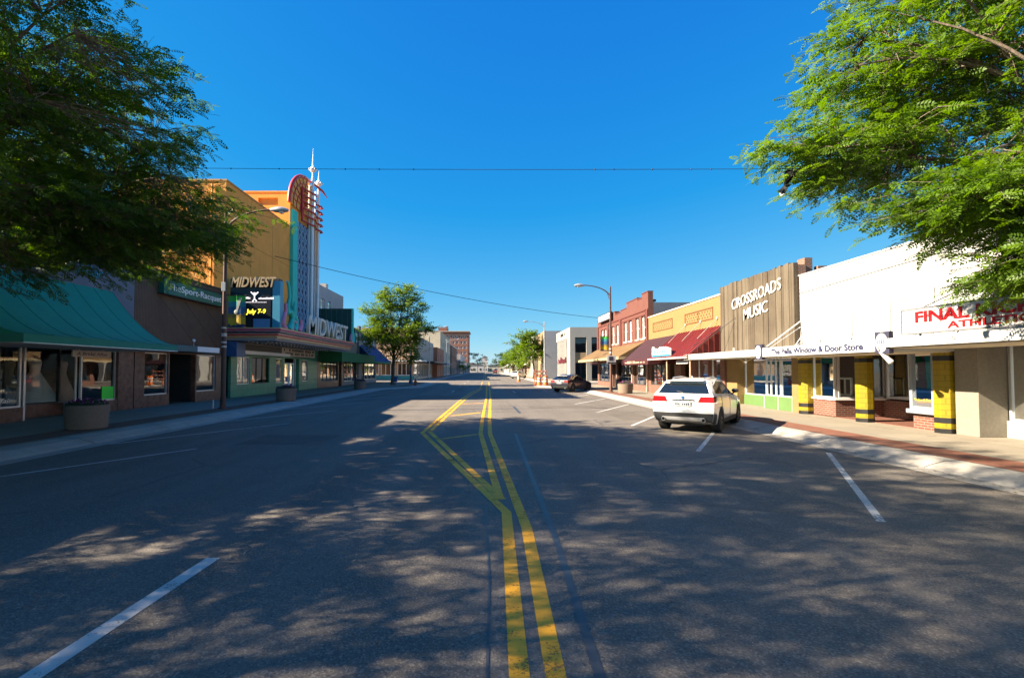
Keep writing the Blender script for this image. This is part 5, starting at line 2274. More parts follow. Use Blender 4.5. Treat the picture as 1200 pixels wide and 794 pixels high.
# far end of the street
for (n_, l_, x0, x1, y, z, m) in (
        ('white_warehouse', 'long low white warehouse closing the far end of the street', -26, -2, 470, 6.5, M_PALE),
        ('tan_warehouse', 'low tan warehouse at the far end beyond the street', 2, 30, 500, 6.0, M_CREAM),
        ('grain_store', 'narrow pale tower building on the skyline at the street end', -4.5, 2.5, 640, 18, M_PALE)):
    b = thing(n_, l_, 'building', ((x0 + x1) / 2, y, 0))
    mb = MB()
    mb.box(x0, x1, y, y + 30, -.1, z)
    mb.build('wall', m, b)
    mb = MB()
    mb.prism([(x0 - .5, y - .4, z), (x1 + .5, y - .4, z), ((x0 + x1) / 2, y - .4, z + 2.2)], (0, 31, 0))
    mb.build('roof', M_ROOF, b)
    n = max(2, int((x1 - x0) / 5))
    for i in range(n):
        c_ = x0 + (x1 - x0) * (i + .5) / n
        window(FY(y), b, c_ - 1, c_ + 1, 1.0, 3.4, M_ALU, M_GLASSD, rec=-.14, fw=.15)
ALB[0] = .8
# ================================================================== vehicles
def car_paint(name, col, metal=.0, rough=.28):
    m, t = nt(name)
    tc = N(t, 'ShaderNodeTexCoord').outputs['Object']
    f = noise(t, tc, 2.5, 4, .6)
    s = N(t, 'ShaderNodeSeparateXYZ')
    t.links.new(tc, s.inputs[0])
    dirt = mrange(t, s.outputs[2], .75, .3, 0, .35 if col[0] > .1 else .08)
    c = mixc(t, mrange(t, f, .3, .7, 0, .12), col, scl(col, .85))
    c = mixc(t, dirt, c, (.20, .17, .14))
    out_bsdf(t, c, rough, metal, .5, coat=1.0)
    return m


M_TYRE = mat('tyre_rubber', (.018, .018, .018), .85, .25, 20)
M_RIM = mat('silver_rim', (.55, .56, .58), .3, .08, 4, metal=.85)
M_PLAST = mat('dark_grey_plastic', (.035, .036, .038), .6, .15, 8)
M_TAILRED = mat('red_tail_lens', (.42, .008, .012), .12, .1, 6, coat=1)
M_LAMPCLR = mat('clear_lens', (.65, .66, .68), .1, .1, 6, coat=1)
M_CARGLASS = mat('tinted_car_glass', (.008, .012, .016), .03, .2, 2, spec=.8, coat=.6)
M_SKID = mat('silver_trim', (.50, .50, .50), .4, .08, 3, metal=.3)


def make_car(name, label, paint, K=(1, 1, 1), rake=0.0, plate_col=(.6, .6, .58), skid=True, group=None):
    root = thing(name, label, 'car', (0, 0, 0), group)
    kx, ky, kz = K
    # station: x, half width and height of eight points from keel to roof line
    T = [
        ([.30, .16, .07, .00, .02, .07, .42, .46], [0, .76, .90, .94, .945, .91, .66, 0], [.36, .36, .46, .72, 1.00, 1.22, 1.63, 1.68]),
        ([.60, .50, .45, .40, .42, .46, .72, .78], [0, .80, .94, .965, .965, .925, .69, 0], [.28, .27, .38, .72, 1.01, 1.22, 1.665, 1.73]),
        ([1.5] * 8, [0, .80, .94, .97, .97, .93, .71, 0], [.26, .25, .36, .72, 1.00, 1.20, 1.69, 1.765]),
        ([2.35] * 6 + [2.3, 2.35], [0, .80, .94, .97, .97, .93, .705, 0], [.26, .25, .36, .72, .99, 1.18, 1.67, 1.755]),
        ([2.75] * 6 + [2.55, 2.80], [0, .80, .94, .97, .97, .93, .68, 0], [.26, .25, .36, .72, .98, 1.16, 1.61, 1.69]),
        ([3.60] * 6 + [3.42, 3.55], [0, .80, .94, .97, .965, .92, .80, 0], [.26, .25, .36, .72, .96, 1.10, 1.16, 1.20]),
        ([4.25] * 8, [0, .80, .93, .96, .94, .88, .70, 0], [.26, .25, .36, .70, .90, 1.02, 1.08, 1.12]),
        ([4.62] * 8, [0, .74, .86, .89, .87, .80, .62, 0], [.28, .27, .38, .68, .84, .93, .97, 1.0]),
        ([4.70, 4.80, 4.86, 4.89, 4.86, 4.80, 4.74, 4.72], [0, .62, .72, .76, .74, .68, .55, 0], [.34, .34, .42, .62, .76, .84, .87, .89]),
    ]
    T = np.array(T, float)           # (9,3,8)
    T[0, 0, 6:] += rake
    T[1, 0, 6:] += rake * .8
    T[0, 2, 6:] -= rake * .15
    T[:, 0] *= kx
    T[:, 1] *= ky
    T[:, 2] *= kz
    ox = 2.45 * kx

    def S(u, v, sd=1, off=0.0):
        i = int(min(max(u, 0), 7.9999))
        f = u - i
        j = int(min(max(v, 0), 6.9999))
        g = v - j
        # smooth across the section, straight along the car
        def cr(a):
            p0, p1, p2, p3 = a[max(j - 1, 0)], a[j], a[j + 1], a[min(j + 2, 7)]
            if j + 1 in (5,) or j in (5,):
                return p1 + (p2 - p1) * g
            return .5 * ((2 * p1) + (-p0 + p2) * g + (2 * p0 - 5 * p1 + 4 * p2 - p3) * g * g + (-p0 + 3 * p1 - 3 * p2 + p3) * g ** 3)
        q = [cr(T[i, c]) * (1 - f) + cr(T[i + 1, c]) * f for c in range(3)]
        return Vector((q[0] - ox, sd * max(q[1], 0), q[2]))

    def SN(u, v, sd, off):
        a = S(u, v, sd)
        du = S(min(u + .02, 8), v, sd) - S(max(u - .02, 0), v, sd)
        dv = S(u, min(v + .02, 7), sd) - S(u, max(v - .02, 0), sd)
        n = du.cross(dv)
        n = n.normalized() if n.length > 1e-9 else Vector((0, sd, 0))
        if n.y * sd < 0 and abs(n.y) > .02 or (abs(n.y) <= .02 and n.z < 0):
            n = -n
        return a + n * off

    us = np.concatenate([np.linspace(i, i + 1, 4)[:-1] for i in range(8)] + [[8.0]])
    vs = np.concatenate([np.linspace(j, j + 1, 4)[:-1] for j in range(7)] + [[7.0]])
    mb = MB()
    nu, nv = len(us), len(vs)
    idx = {}
    for sd in (1, -1):
        for a, u in enumerate(us):
            for c, v in enumerate(vs):
                idx[sd, a, c] = len(mb.v)
                mb.v.append(tuple(S(u, v, sd)))
        for a in range(nu - 1):
            for c in range(nv - 1):
                mb.f.append((idx[sd, a, c], idx[sd, a + 1, c], idx[sd, a + 1, c + 1], idx[sd, a, c + 1]))
    for a in (0, nu - 1):
        for c in range(nv - 1):
            mb.f.append((idx[1, a, c], idx[1, a, c + 1], idx[-1, a, c + 1], idx[-1, a, c]))
    bm = bmesh.new()
    me = bpy.data.meshes.new('body')
    me.from_pydata(mb.v, [], mb.f)
    bm.from_mesh(me)
    bmesh.ops.remove_doubles(bm, verts=bm.verts, dist=.0008)
    bmesh.ops.recalc_face_normals(bm, faces=bm.faces)
    bm.to_mesh(me)
    bm.free()
    body = bpy.data.objects.new('body', me)
    COL.objects.link(body)
    me.materials.append(paint)
    me.materials.append(M_PLAST)
    wr = .385 * kz ** .5
    wx = (.95 * kx - ox, (.95 + 2.93) * kx - ox)
    cut = MB()
    for x in wx:
        for sd in (1, -1):
            cut.lathe([(wr + .055, sd * .56 * ky), (wr + .055, sd * 1.3)], (x, 0, wr), 28, 'y')
    co = cut.build('arch_cut', M_PLAST, None)
    bo = body.modifiers.new('arches', 'BOOLEAN')
    bo.operation = 'DIFFERENCE'
    bo.solver = 'EXACT'
    bo.object = co
    dg = bpy.context.evaluated_depsgraph_get()
    me2 = bpy.data.meshes.new_from_object(body.evaluated_get(dg))
    body.modifiers.clear()
    body.data = me2
    me2.shade_smooth()
    me2.set_sharp_from_angle(angle=R(32))
    me2.materials.clear()
    me2.materials.append(paint)
    bpy.data.objects.remove(co)
    body.parent = root
    BASE[body.name] = (0, 0, 0)

    def patch(nm, m, u0, u1, v0, v1, sd, off=.006, n=8, par=None, u1t=None, u0t=None):
        """a panel following the body; u1t/u0t: end at the upper edge"""
        q = MB()
        u1t = u1 if u1t is None else u1t
        u0t = u0 if u0t is None else u0t
        G = []
        for i in range(n + 1):
            row = []
            for j in range(n + 1):
                g = j / n
                ua = u0 + (u0t - u0) * g
                ub = u1 + (u1t - u1) * g
                row.append(SN(ua + (ub - ua) * i / n, v0 + (v1 - v0) * g, sd, off))
            G.append(row)
        for i in range(n):
            for j in range(n):
                q.quad(G[i][j], G[i + 1][j], G[i + 1][j + 1], G[i][j + 1])
        return q.build(nm, m, par or root, smooth=30)

    def rear(nm, m, v0, v1, t0, t1, off=.008, n=6, par=None, fr=False, t0t=None, t1t=None):
        q = MB()
        u = 8 if fr else 0
        t0t = t0 if t0t is None else t0t
        t1t = t1 if t1t is None else t1t
        G = []
        for i in range(n + 1):
            v = v0 + (v1 - v0) * i / n
            p = S(u, v, 1)
            ta = t0 + (t0t - t0) * i / n
            tb = t1 + (t1t - t1) * i / n
            G.append([Vector((p.x + (off if fr else -off), p.y * (ta + (tb - ta) * j / n), p.z + .002)) for j in range(n + 1)])
        for i in range(n):
            for j in range(n):
                q.quad(G[i][j], G[i + 1][j], G[i + 1][j + 1], G[i][j + 1])
        return q.build(nm, m, par or root)

    rear('rear_window', M_CARGLASS, 5.12, 5.9, -.90, .90, t0t=-.93, t1t=.93)
    for sd in (1, -1):
        patch('side_window', M_CARGLASS, .82, 1.55, 5.1, 5.88, sd, u0t=1.15)
        patch('side_window', M_CARGLASS, 1.6, 2.9, 5.08, 5.88, sd)
        patch('side_window', M_CARGLASS, 2.98, 4.55, 5.06, 5.86, sd, u1t=3.9)
        patch('tail_light', M_TAILRED, 0.0, .55, 4.02, 4.82, sd, .01, u1t=.85)
        rear('tail_light', M_TAILRED, 4.0, 4.80, sd * .50, sd * 1.0, .012, t0t=sd * .60)
        patch('sill_trim', M_PLAST, 1.2, 6.0, 1.15, 2.25, sd, .008)
        patch('headlight', M_LAMPCLR, 7.0, 7.9, 4.1, 4.9, sd, .008)
        for u in (2.95,):
            q = MB()
            for k in range(13):
                pass
            q.tube([SN(u, 2.3 + .22 * k, sd, .003) for k in range(13)], .006, 4)
            q.tube([SN(1.58, 2.3 + .22 * k, sd, .003) for k in range(13)], .006, 4)
            q.tube([SN(4.9, 2.3 + .22 * k, sd, .003) for k in range(13)], .006, 4)
            q.build('door_gap', M_PLAST, root)
        for u in (2.35, 3.9):
            q = MB()
            q.tube([SN(u - .12, 4.55, sd, .01), SN(u - .08, 4.55, sd, .035), SN(u + .05, 4.55, sd, .035), SN(u + .1, 4.55, sd, .01)], .016, 6)
            q.build('door_handle', paint, root, smooth=50)
        q = MB()
        a, c = SN(.9 + rake, 6.35, sd, .02), SN(4.0, 6.3, sd, .02)
        q.tube([SN(.95 + rake * .6, 6.3, sd, .0), SN(1.05 + rake * .6, 6.3, sd, .05), SN(2.5, 6.3, sd, .055), SN(3.7, 6.3, sd, .05), SN(3.85, 6.3, sd, .0)], .018, 6)
        q.build('roof_rail', M_RIM, root, smooth=50)
        q = MB()
        c = SN(4.25, 5.12, sd, .13)
        q.lathe([(.01, -.07), (.06, -.06), (.085, 0), (.075, .05), (.01, .06)], (0, 0, 0), 12, 'x')
        for i, vv_ in enumerate(q.v):
            q.v[i] = (c.x + vv_[0], c.y + vv_[1] * 1.3, c.z + .03 + vv_[2] * .9)
        q.tube([SN(4.25, 5.05, sd, 0), tuple(c)], .025, 6)
        q.build('wing_mirror', M_PLAST, root, smooth=50)
    patch('windscreen', M_CARGLASS, 4.1, 4.93, 6.1, 6.99, 1)
    patch('windscreen', M_CARGLASS, 4.1, 4.93, 6.1, 6.99, -1)
    rear('lower_bumper', M_PLAST, 1.1, 2.75, -.99, .99, .012)
    for sd in (1, -1):
        patch('bumper_corner', M_PLAST, 0.0, .72, 1.1, 2.75, sd, .01)
    if skid:
        rear('skid_plate', M_SKID, 1.35, 2.25, -.62, .62, .02, t0t=-.72, t1t=.72)
    p = S(0, 3.6, 1)
    q = MB()
    q.box(p.x - .03, p.x - .012, -.26 * ky, .26 * ky, .86 * kz, 1.0 * kz + .02)
    pl = q.build('number_plate', mat(name + '_plate', plate_col, .5, .1, 12), root, bevel=.004)
    q = MB()
    rp = random.Random(1)
    y = -.2
    while y < .2:
        if abs(y) > .02:
            q.box(p.x - .034, p.x - .0305, y, y + .035, .895 * kz, .965 * kz)
        y += .055
    q.build('plate_lettering', mat('plate_ink', (.03, .05, .09), .6), pl)
    q = MB()
    q.box(p.x - .012, p.x + .01, -.36 * ky, .36 * ky, 1.055 * kz, 1.085 * kz)
    q.build('tailgate_handle', M_PLAST, root, bevel=.004)
    p5_ = S(0, 4.45, 1)
    q = MB()
    q.lathe([(.048, 0), (.048, -.012)], (p5_.x - .006, 0, 1.145 * kz), 18, 'x')
    bd = q.build('badge', M_BLACK, root)
    q = MB()
    for k in (0, 1):
        q.poly = None
        a0 = k * math.pi
        pts = [(p5_.x - .020, 0, 1.145 * kz)] + [(p5_.x - .020, .034 * math.cos(a0 + i * math.pi / 12), 1.145 * kz + .034 * math.sin(a0 + i * math.pi / 12)) for i in range(7)]
        q.quad(*pts)
    q.build('badge_quarter', mat('badge_blue', (.05, .25, .6), .3), bd)
    for sd in (1, -1):
        q = MB()
        c0 = S(0, 2.0, 1)
        q.lathe([(.06, -.03), (.06, .12), (.045, .12), (.045, -.03)], (c0.x - .005, sd * .62 * ky, .43 * kz), 14, 'x')
        q.build('exhaust', M_RIM, root, smooth=50)
    q = MB()
    c0 = S(0, 5.2, 1)
    q.tube([(c0.x - .02, .0, c0.z), (c0.x + .06, .33, c0.z + .05)], .012, 5)
    q.build('rear_wiper', M_PLAST, root)
    q = MB()
    s6, s7 = S(0, 6, 1), S(0, 7, 1)
    q.hexa([(s6.x - .13, -.58 * ky, s6.z + .03), (s7.x + .1, -.58 * ky, s7.z - .01), (s7.x + .1, .58 * ky, s7.z - .01), (s6.x - .13, .58 * ky, s6.z + .03),
            (s6.x - .13, -.58 * ky, s6.z + .055), (s7.x + .1, -.58 * ky, s7.z + .015), (s7.x + .1, .58 * ky, s7.z + .015), (s6.x - .13, .58 * ky, s6.z + .055)])
    q.build('roof_spoiler', paint, root, bevel=.012)
    q = MB()
    q.tube([(1.3 * kx - ox, 0, 1.745 * kz), (1.2 * kx - ox, 0, 1.82 * kz)], [.03, .008], 6)
    q.build('roof_antenna', paint, root)
    rear('grille', M_PLAST, 2.6, 4.2, -.4, .4, .012, fr=True)
    rear('front_plate', M_LAMPCLR, 2.0, 2.5, -.3, .3, .014, fr=True)
    # underbody so that no daylight shows through the arches
    q = MB()
    q.box(.5 * kx - ox, 4.5 * kx - ox, -.55 * ky, .55 * ky, .22 * kz, .6)
    q.build('underbody', M_BLACK, root)
    # wheels
    proto = None
    for x in wx:
        for sd in (1, -1):
            if proto is None:
                q = MB()
                r, hw = wr, .13
                q.lathe([(r * .66, -hw), (r * .9, -hw * 1.02), (r * .985, -hw * .8), (r, -hw * .3), (r, hw * .3), (r * .985, hw * .8), (r * .9, hw * 1.02), (r * .66, hw)], (0, 0, 0), 32, 'y')
                wh = q.build('wheel', M_TYRE, root, smooth=40)
                q = MB()
                q.lathe([(r * .66, .0), (r * .69, hw * .95), (r * .62, hw * .9), (r * .58, hw * .3), (.02, hw * .3)], (0, 0, 0), 28, 'y')
                q.lathe([(.07, hw * .4), (.06, hw * .95), (.01, hw * .95)], (0, 0, 0), 12, 'y')
                for k in range(5):
                    for dd in (-.16, .16):
                        a = k * 2 * math.pi / 5
                        q.tube([(.05 * math.cos(a), hw * .8, .05 * math.sin(a)), (r * .65 * math.cos(a + dd), hw * .78, r * .65 * math.sin(a + dd))], [.03, .026], 6)
                q.build('rim', M_RIM, wh, smooth=40)
                proto = wh
                w_ = wh
            else:
                w_ = copy_tree(proto, root)
            w_.location = (x, sd * (.83 * ky), wr)
            w_.rotation_euler = (0, 0, 0 if sd > 0 else math.pi)
    return root


suv = make_car('parked_suv', 'white sport utility car parked nose-in at the kerb before the yellow pillars', car_paint('white_car_paint', (.72, .72, .70)), (.935, .935, .935))
th = R(37)
RRx, RRy = 7.08, 15.05
# rear right wheel stands at RRx, RRy
fwd = Vector((math.sin(th), math.cos(th)))
rt_ = Vector((math.cos(th), -math.sin(th)))
lx = .95 - 2.45
c = Vector((RRx, RRy)) - rt_ * .78 - fwd * lx * .935
place(suv, (c.x, c.y, .0), math.pi / 2 - th)
suv2 = copy_tree(suv)
place(suv2, (7.2, 106, 0), R(60), 'white parked car far along the street beyond the orange drums')
hatch = make_car('parked_hatchback', 'black hatchback parked nose-in at the kerb before the red brick building', car_paint('black_car_paint', (.012, .013, .022)), (.86, .90, .84), .28, skid=False)
th = R(42)
fwd = Vector((math.sin(th), math.cos(th)))
rt_ = Vector((math.cos(th), -math.sin(th)))
c = Vector((7.3, 41.6)) - rt_ * .74 + fwd * 1.29
place(hatch, (c.x, c.y, 0), math.pi / 2 - th)
van = make_car('distant_van', 'small rust red van driving far down the street', car_paint('rust_car_paint', (.25, .06, .04)), (1.0, 1.0, 1.2), -.2, skid=False)
place(van, (4.6, 235, 0), R(90))

# ================================================================== street furniture
M_RUST = mat('rust_brown_paint', (.11, .045, .03), .6, .25, 4, streak=.2)
M_GALV = mat('galvanised_steel', (.42, .45, .47), .45, .1, 3, metal=.4)
M_BANDW = mat('pale_band', (.55, .55, .52), .5, .2, 10)


def make_lamp(name, label, m, height=9.0, arm=2.3, bands=True, group='street lamps along the kerb'):
    root = thing(name, label, 'street lamp', (0, 0, 0), group)
    q = MB()
    q.lathe([(.20, 0), (.20, .05), (.13, .09), (.12, .5), (.105, .55), (.09, height * .5), (.065, height - .15), (.07, height - .12), (.05, height - .05), (.01, height)], (0, 0, 0), 14)
    q.build('pole', m, root, smooth=40)
    q = MB()
    za = height - 1.0
    pts = [(0, 0, za)]
    for i in range(1, 11):
        a = math.pi / 2 * i / 10
        pts.append((arm * .82 * (1 - math.cos(a)) + arm * .1 * i / 10, 0, za + 1.05 * math.sin(a)))
    q.tube(pts, [.05] * 5 + [.042] * 6, 8)
    q.tube([(0, 0, za - .35), pts[3]], .025, 6)
    q.build('arm', m, root, smooth=50)
    e = Vector(pts[-1])
    q = MB()
    q.tube([e + Vector((-.1, 0, 0)), e + Vector((.15, 0, .0)), e + Vector((.45, 0, -.0)), e + Vector((.72, 0, -.03))], [.06, .13, .15, .07], 10)
    hd = q.build('lamp_head', M_GALV, root, smooth=50)
    q = MB()
    q.lathe([(.12, 0), (.10, -.07), (.02, -.1)], tuple(e + Vector((.42, 0, -.1))), 12)
    q.build('lens', M_OPAL, hd, smooth=50)
    if bands:
        q = MB()
        for z in (2.75, 2.95, 3.25, 3.32, 3.6):
            q.lathe([(.112, z), (.112, z + .08)], (0, 0, 0), 12)
        q.build('steel_band', M_BANDW, root)
        q = MB()
        q.box(-.09, .09, -.13, -.1, 5.3, 5.7)
        q.build('control_box', M_GALV, root, bevel=.01)
    return root


lamp = make_lamp('street_lamp', 'rust brown street lamp with curved arm standing before the orange theatre', M_RUST)
place(lamp, (-11.85, 22.2, .15), 0)
l2 = copy_tree(lamp)
place(l2, (9.85, 38.6, .15), math.pi, 'rust brown street lamp with a square sign beside the red brick building')
l2.scale = (1, 1, .93)
lamp3 = make_lamp('street_lamp', 'grey steel street lamp by the white bank corner', M_GALV, 9.6, 3.0, False)
place(lamp3, (9.6, 80, .15), math.pi)
for (x, y, rz, lab) in ((-10.3, 90, 0, 'grey steel street lamp behind the street tree crown'), (-10.2, 128, 0, 'thin grey street lamp before the orange brick shop'), (-9.9, 176, 0, 'distant grey street lamp before the dark brick block'), (9.4, 150, math.pi, 'distant grey street lamp among the trees past the bank')):
    place(copy_tree(lamp3), (x, y, .15), rz, lab)


def make_banner(label, group='festival banners on the lamp poles'):
    root = thing('pole_banner', label, 'banner', (0, 0, 0), group)
    q = MB()
    nn = 8
    for i in range(nn):
        x0, x1 = .12 + .78 * i / nn, .12 + .78 * (i + 1) / nn
        d0, d1 = .025 * math.sin(i * .9), .025 * math.sin((i + 1) * .9)
        q.hexa([(x0, d0 - .004, 0), (x1, d1 - .004, 0), (x1, d1 + .004, 0), (x0, d0 + .004, 0), (x0, d0 - .004, 1.4), (x1, d1 - .004, 1.4), (x1, d1 + .004, 1.4), (x0, d0 + .004, 1.4)])
    m, t = nt('banner_print')
    tc = N(t, 'ShaderNodeTexCoord').outputs['Object']
    s = N(t, 'ShaderNodeSeparateXYZ')
    t.links.new(tc, s.inputs[0])
    f = noise(t, tc, 7, 3, .6)
    ad = N(t, 'ShaderNodeMath', operation='MULTIPLY_ADD')
    t.links.new(f, ad.inputs[0])
    ad.inputs[1].default_value = .35
    t.links.new(s.outputs[2], ad.inputs[2])
    cr = N(t, 'ShaderNodeValToRGB')
    cr.color_ramp.interpolation = 'CONSTANT'
    e = cr.color_ramp.elements
    e[0].position, e[0].color = 0, (.02, .025, .08, 1)
    e[1].position, e[1].color = .16, (.45, .30, .02, 1)
    for p_, c_ in ((.36, (.25, .16, .03, 1)), (.46, (.03, .10, .22, 1)), (.66, (.03, .22, .25, 1)), (.80, (.05, .38, .05, 1))):
        x = e.new(p_)
        x.color = c_
    mr = mrange(t, ad.outputs[0], 0, 1.65, 0, 1)
    t.links.new(mr, cr.inputs[0])
    out_bsdf(t, cr.outputs[0], .7)
    b = q.build('cloth', m, root)
    q = MB()
    q.lathe([(.01, -.11), (.08, -.07), (.1, 0), (.08, .07), (.01, .11)], (.5, -.03, .66), 14)
    for i, v in enumerate(q.v):
        q.v[i] = (v[0], -.03 + (v[1] + .03) * .12, v[2])
    q.hexa([(.47, -.034, .7), (.56, -.034, .7), (.56, -.026, .7), (.47, -.026, .7), (.6, -.034, 1.3), (.74, -.034, 1.3), (.74, -.026, 1.3), (.6, -.026, 1.3)])
    q.build('printed_ball', mat('banner_white', (.50, .52, .42), .6, .2, 8), b, smooth=40)
    q = MB()
    for z in (-.03, 1.43):
        q.tube([(0, 0, z), (.95, 0, z)], .018, 6)
    q.build('bracket', M_RUST, root)
    return root


bn = make_banner('green and yellow festival banner on the lamp pole before the theatre')
place(bn, (-11.8, 22.2, 3.85), 0)
b2 = copy_tree(bn)
b2.scale = (.85, 1, .8)
place(b2, (9.8, 38.6, 3.4), math.pi, 'green and yellow festival banner on the lamp pole before the red bricks')
# turned so that its print faces the viewer as well
b2.rotation_euler = (0, 0, math.pi)

ps = thing('street_sign', 'small square grey sign with dark panel on a rust brown lamp pole', 'sign', (9.85, 38.4, 2.6))
mb = MB()
mb.box(9.5, 10.2, 38.38, 38.42, 2.35, 3.0)
mb.build('sign_plate', mat('grey_sign', (.5, .5, .5), .4, .08, 4), ps, bevel=.01)
mb = MB()
mb.box(9.66, 9.98, 38.365, 38.378, 2.62, 2.93)
mb.build('dark_symbol', mat('dark_purple', (.03, .025, .06), .5), ps)
mb = MB()
mb.box(9.52, 10.18, 38.365, 38.378, 2.40, 2.5)
mb.build('arrow_bar', M_BLACK, ps)
mb = MB()
mb.box(9.78, 9.92, 38.42, 38.52, 2.5, 2.9)
mb.build('clamp', M_GALV, ps)

M_AGG = mat('aggregate_planter', (.24, .17, .125), .9, .3, 30, .6, 60)
M_SOIL = mat('soil', (.05, .035, .022), .95, .3, 10)


def flowers(n, r, seed, cols, z0, hs=.22):
    rf = random.Random(seed)
    V = []
    for i in range(n):
        a = rf.uniform(0, 6.28)
        rr = r * math.sqrt(rf.random())
        h = rf.uniform(.02, hs) * (1.15 - (rr / r) ** 2 * .6)
        c = Vector((rr * math.cos(a) * 1.04, rr * math.sin(a) * 1.04, z0 + h))
        s = rf.uniform(.02, .045)
        d = Vector((rf.gauss(0, 1), rf.gauss(0, 1), rf.gauss(.4, .8))).normalized()
        e1 = d.orthogonal().normalized()
        e2 = d.cross(e1)
        V += [tuple(c + e1 * s), tuple(c + e2 * s * .6), tuple(c - e1 * s), tuple(c - e2 * s * .6)]
    return np.array(V)


def make_planter(label, blooms=True):
    root = thing('planter', label, 'planter', (0, 0, 0), 'round concrete planters on the pavements')
    q = MB()
    q.lathe([(.48, 0), (.51, .03), (.55, .62), (.55, .70), (.49, .71), (.47, .62), (.02, .62)], (0, 0, 0), 32)
    q.build('bowl', M_AGG, root, smooth=35)
    q = MB()
    q.lathe([(.465, .621), (.3, .66), (.01, .67)], (0, 0, 0), 20)
    q.build('soil', M_SOIL, root)
    stuff(mesh_from_arrays('flower_leaves', flowers(1500, .49, 3, None, .62), 4, leafmat('planter_leaf', (.025, .06, .018), (.05, .10, .03)), root))
    if blooms:
        stuff(mesh_from_arrays('flower_heads', flowers(260, .49, 9, None, .70, .2), 4, mat('purple_bloom', (.22, .02, .17), .7, .5, 14), root))
    return root


pl = make_planter('round aggregate planter with purple flowers before the bridal shop window')
place(pl, (-11.9, 14.7, .15))
for i, (x, y, lab) in enumerate(((-11.2, 27.6, 'round aggregate planter before the theatre doors'), (-11.5, 45.0, 'round aggregate planter under the dark green awning end'), (10.35, 36.4, 'round aggregate planter beside the lamp pole before the maroon awning'))):
    place(copy_tree(pl), (x, y, .15), i * 1.1 + .5, lab)

# hydrant
h = thing('fire_hydrant', 'orange red fire hydrant at the tree side corner kerb', 'hydrant', (-7.75, 54.3, .15))
mb = MB()
mb.lathe([(.17, 0), (.17, .05), (.11, .07), (.11, .5), (.14, .52), (.14, .56), (.10, .62), (.05, .72), (.03, .78)], (-7.75, 54.3, .15), 14)
hb_ = mb.build('barrel', mat('hydrant_red', (.42, .07, .025), .5, .15, 6), h, smooth=40)
mb = MB()
mb.lathe([(.06, -.2), (.06, .2)], (-7.75, 54.3, .55), 10, 'x')
mb.lathe([(.075, -.19), (.075, -.05)], (-7.75, 54.3, .5), 10, 'y')
mb.build('nozzle', MATS['hydrant_red'], h)
n_ = thing('news_box', 'blue newspaper box leaning beside the street tree trunk', 'newspaper box', (-10.1, 55, .15))
mb = MB()
mb.hexa([(-10.3, 54.8, .55), (-9.9, 54.8, .55), (-9.9, 55.2, .55), (-10.3, 55.2, .55), (-10.2, 54.8, 1.15), (-9.8, 54.8, 1.15), (-9.8, 55.2, 1.15), (-10.2, 55.2, 1.15)])
mb.build('case', mat('news_blue', (.02, .08, .25), .5, .1, 4), n_, bevel=.02)
mb = MB()
mb.tube([(-10.15, 55, .15), (-10.1, 55, .55)], .04, 6)
mb.build('post', M_DARKFR, n_)
p_ = thing('signal_pole', 'blue grey traffic pole with a wide foot at the side street corner', 'pole', (-9.5, 62.5, .15))
mb = MB()
mb.lathe([(.28, .0), (.26, .3), (.16, .5), (.12, .9), (.11, 4.3), (.02, 4.4)], (-9.5, 62.5, .15), 12)
mb.build('shaft', mat('blue_grey_pole', (.06, .12, .22), .5, .1, 3), p_, smooth=40)
mb = MB()
mb.box(-9.68, -9.32, 62.2, 62.4, 2.6, 3.5)
mb.build('signal_head', M_BLACK, p_, bevel=.03)
sp2_ = thing('standpipe', 'short grey metal stub post beside the rust brown lamp foot', 'bollard', (-12.25, 22.1, .15))
mb = MB()
mb.lathe([(.05, 0), (.05, .36), (.03, .4)], (-12.25, 22.1, .15), 10)
mb.build('stub', M_GALV, sp2_, smooth=40)

# roadworks at the far corner
M_ORANGE = mat('safety_orange', (.75, .16, .02), .5, .1, 4)


def make_drum(label):
    root = thing('traffic_drum', label, 'traffic drum', (0, 0, 0), 'orange drums at the far corner')
    q = MB()
    q.lathe([(.33, 0), (.33, .08), (.28, .1), (.26, .35), (.25, .38), (.23, .7), (.22, .72), (.2, 1.0), (.08, 1.02), (.07, 1.1)], (0, 0, 0), 16)
    d = q.build('drum_shell', M_ORANGE, root, smooth=35)
    q = MB()
    for z, r in ((.38, .262), (.70, .24)):
        q.lathe([(r, z), (r - .012, z + .16)], (0, 0, 0), 16)
    q.build('white_band', M_OPAL, d)
    return root


dr = make_drum('orange drum with white bands standing before the barricade')
place(dr, (6.1, 55.6, .15))
for x, y, lab in ((6.9, 56.3, 'orange drum with white bands beside the barricade'), (6.4, 59.2, 'orange drum behind the barricade at the corner'), (5.3, 78, 'orange drum across the side street near the white car')):
    place(copy_tree(dr), (x, y, .15 if y < 70 else 0), 0, lab)
bc = thing('barricade', 'tall orange and white striped barricade at the far street corner', 'barricade', (6.3, 57.2, .15))
for u in (5.7, 7.0):
    mb = MB()
    mb.tube([(u, 57.2, .15), (u, 57.2, 1.9)], .04, 6)
    mb.tube([(u, 56.8, .17), (u, 57.6, .17)], .04, 6)
    mb.build('leg', M_ORANGE, bc)
for z in (.7, 1.15, 1.6):
    mb = MB()
    mb.box(5.6, 7.1, 57.14, 57.17, z, z + .2)
    bd = mb.build('rail', M_ORANGE, bc)
    mb = MB()
    for i in range(4):
        x = 5.65 + i * .38
        mb.quad((x, 57.136, z + .003), (x + .16, 57.136, z + .003), (x + .26, 57.136, z + .197), (x + .1, 57.136, z + .197))
    mb.build('white_stripe', M_OPAL, bd)

# cables
M_CABLE = mat('black_cable', (.015, .015, .016), .6)


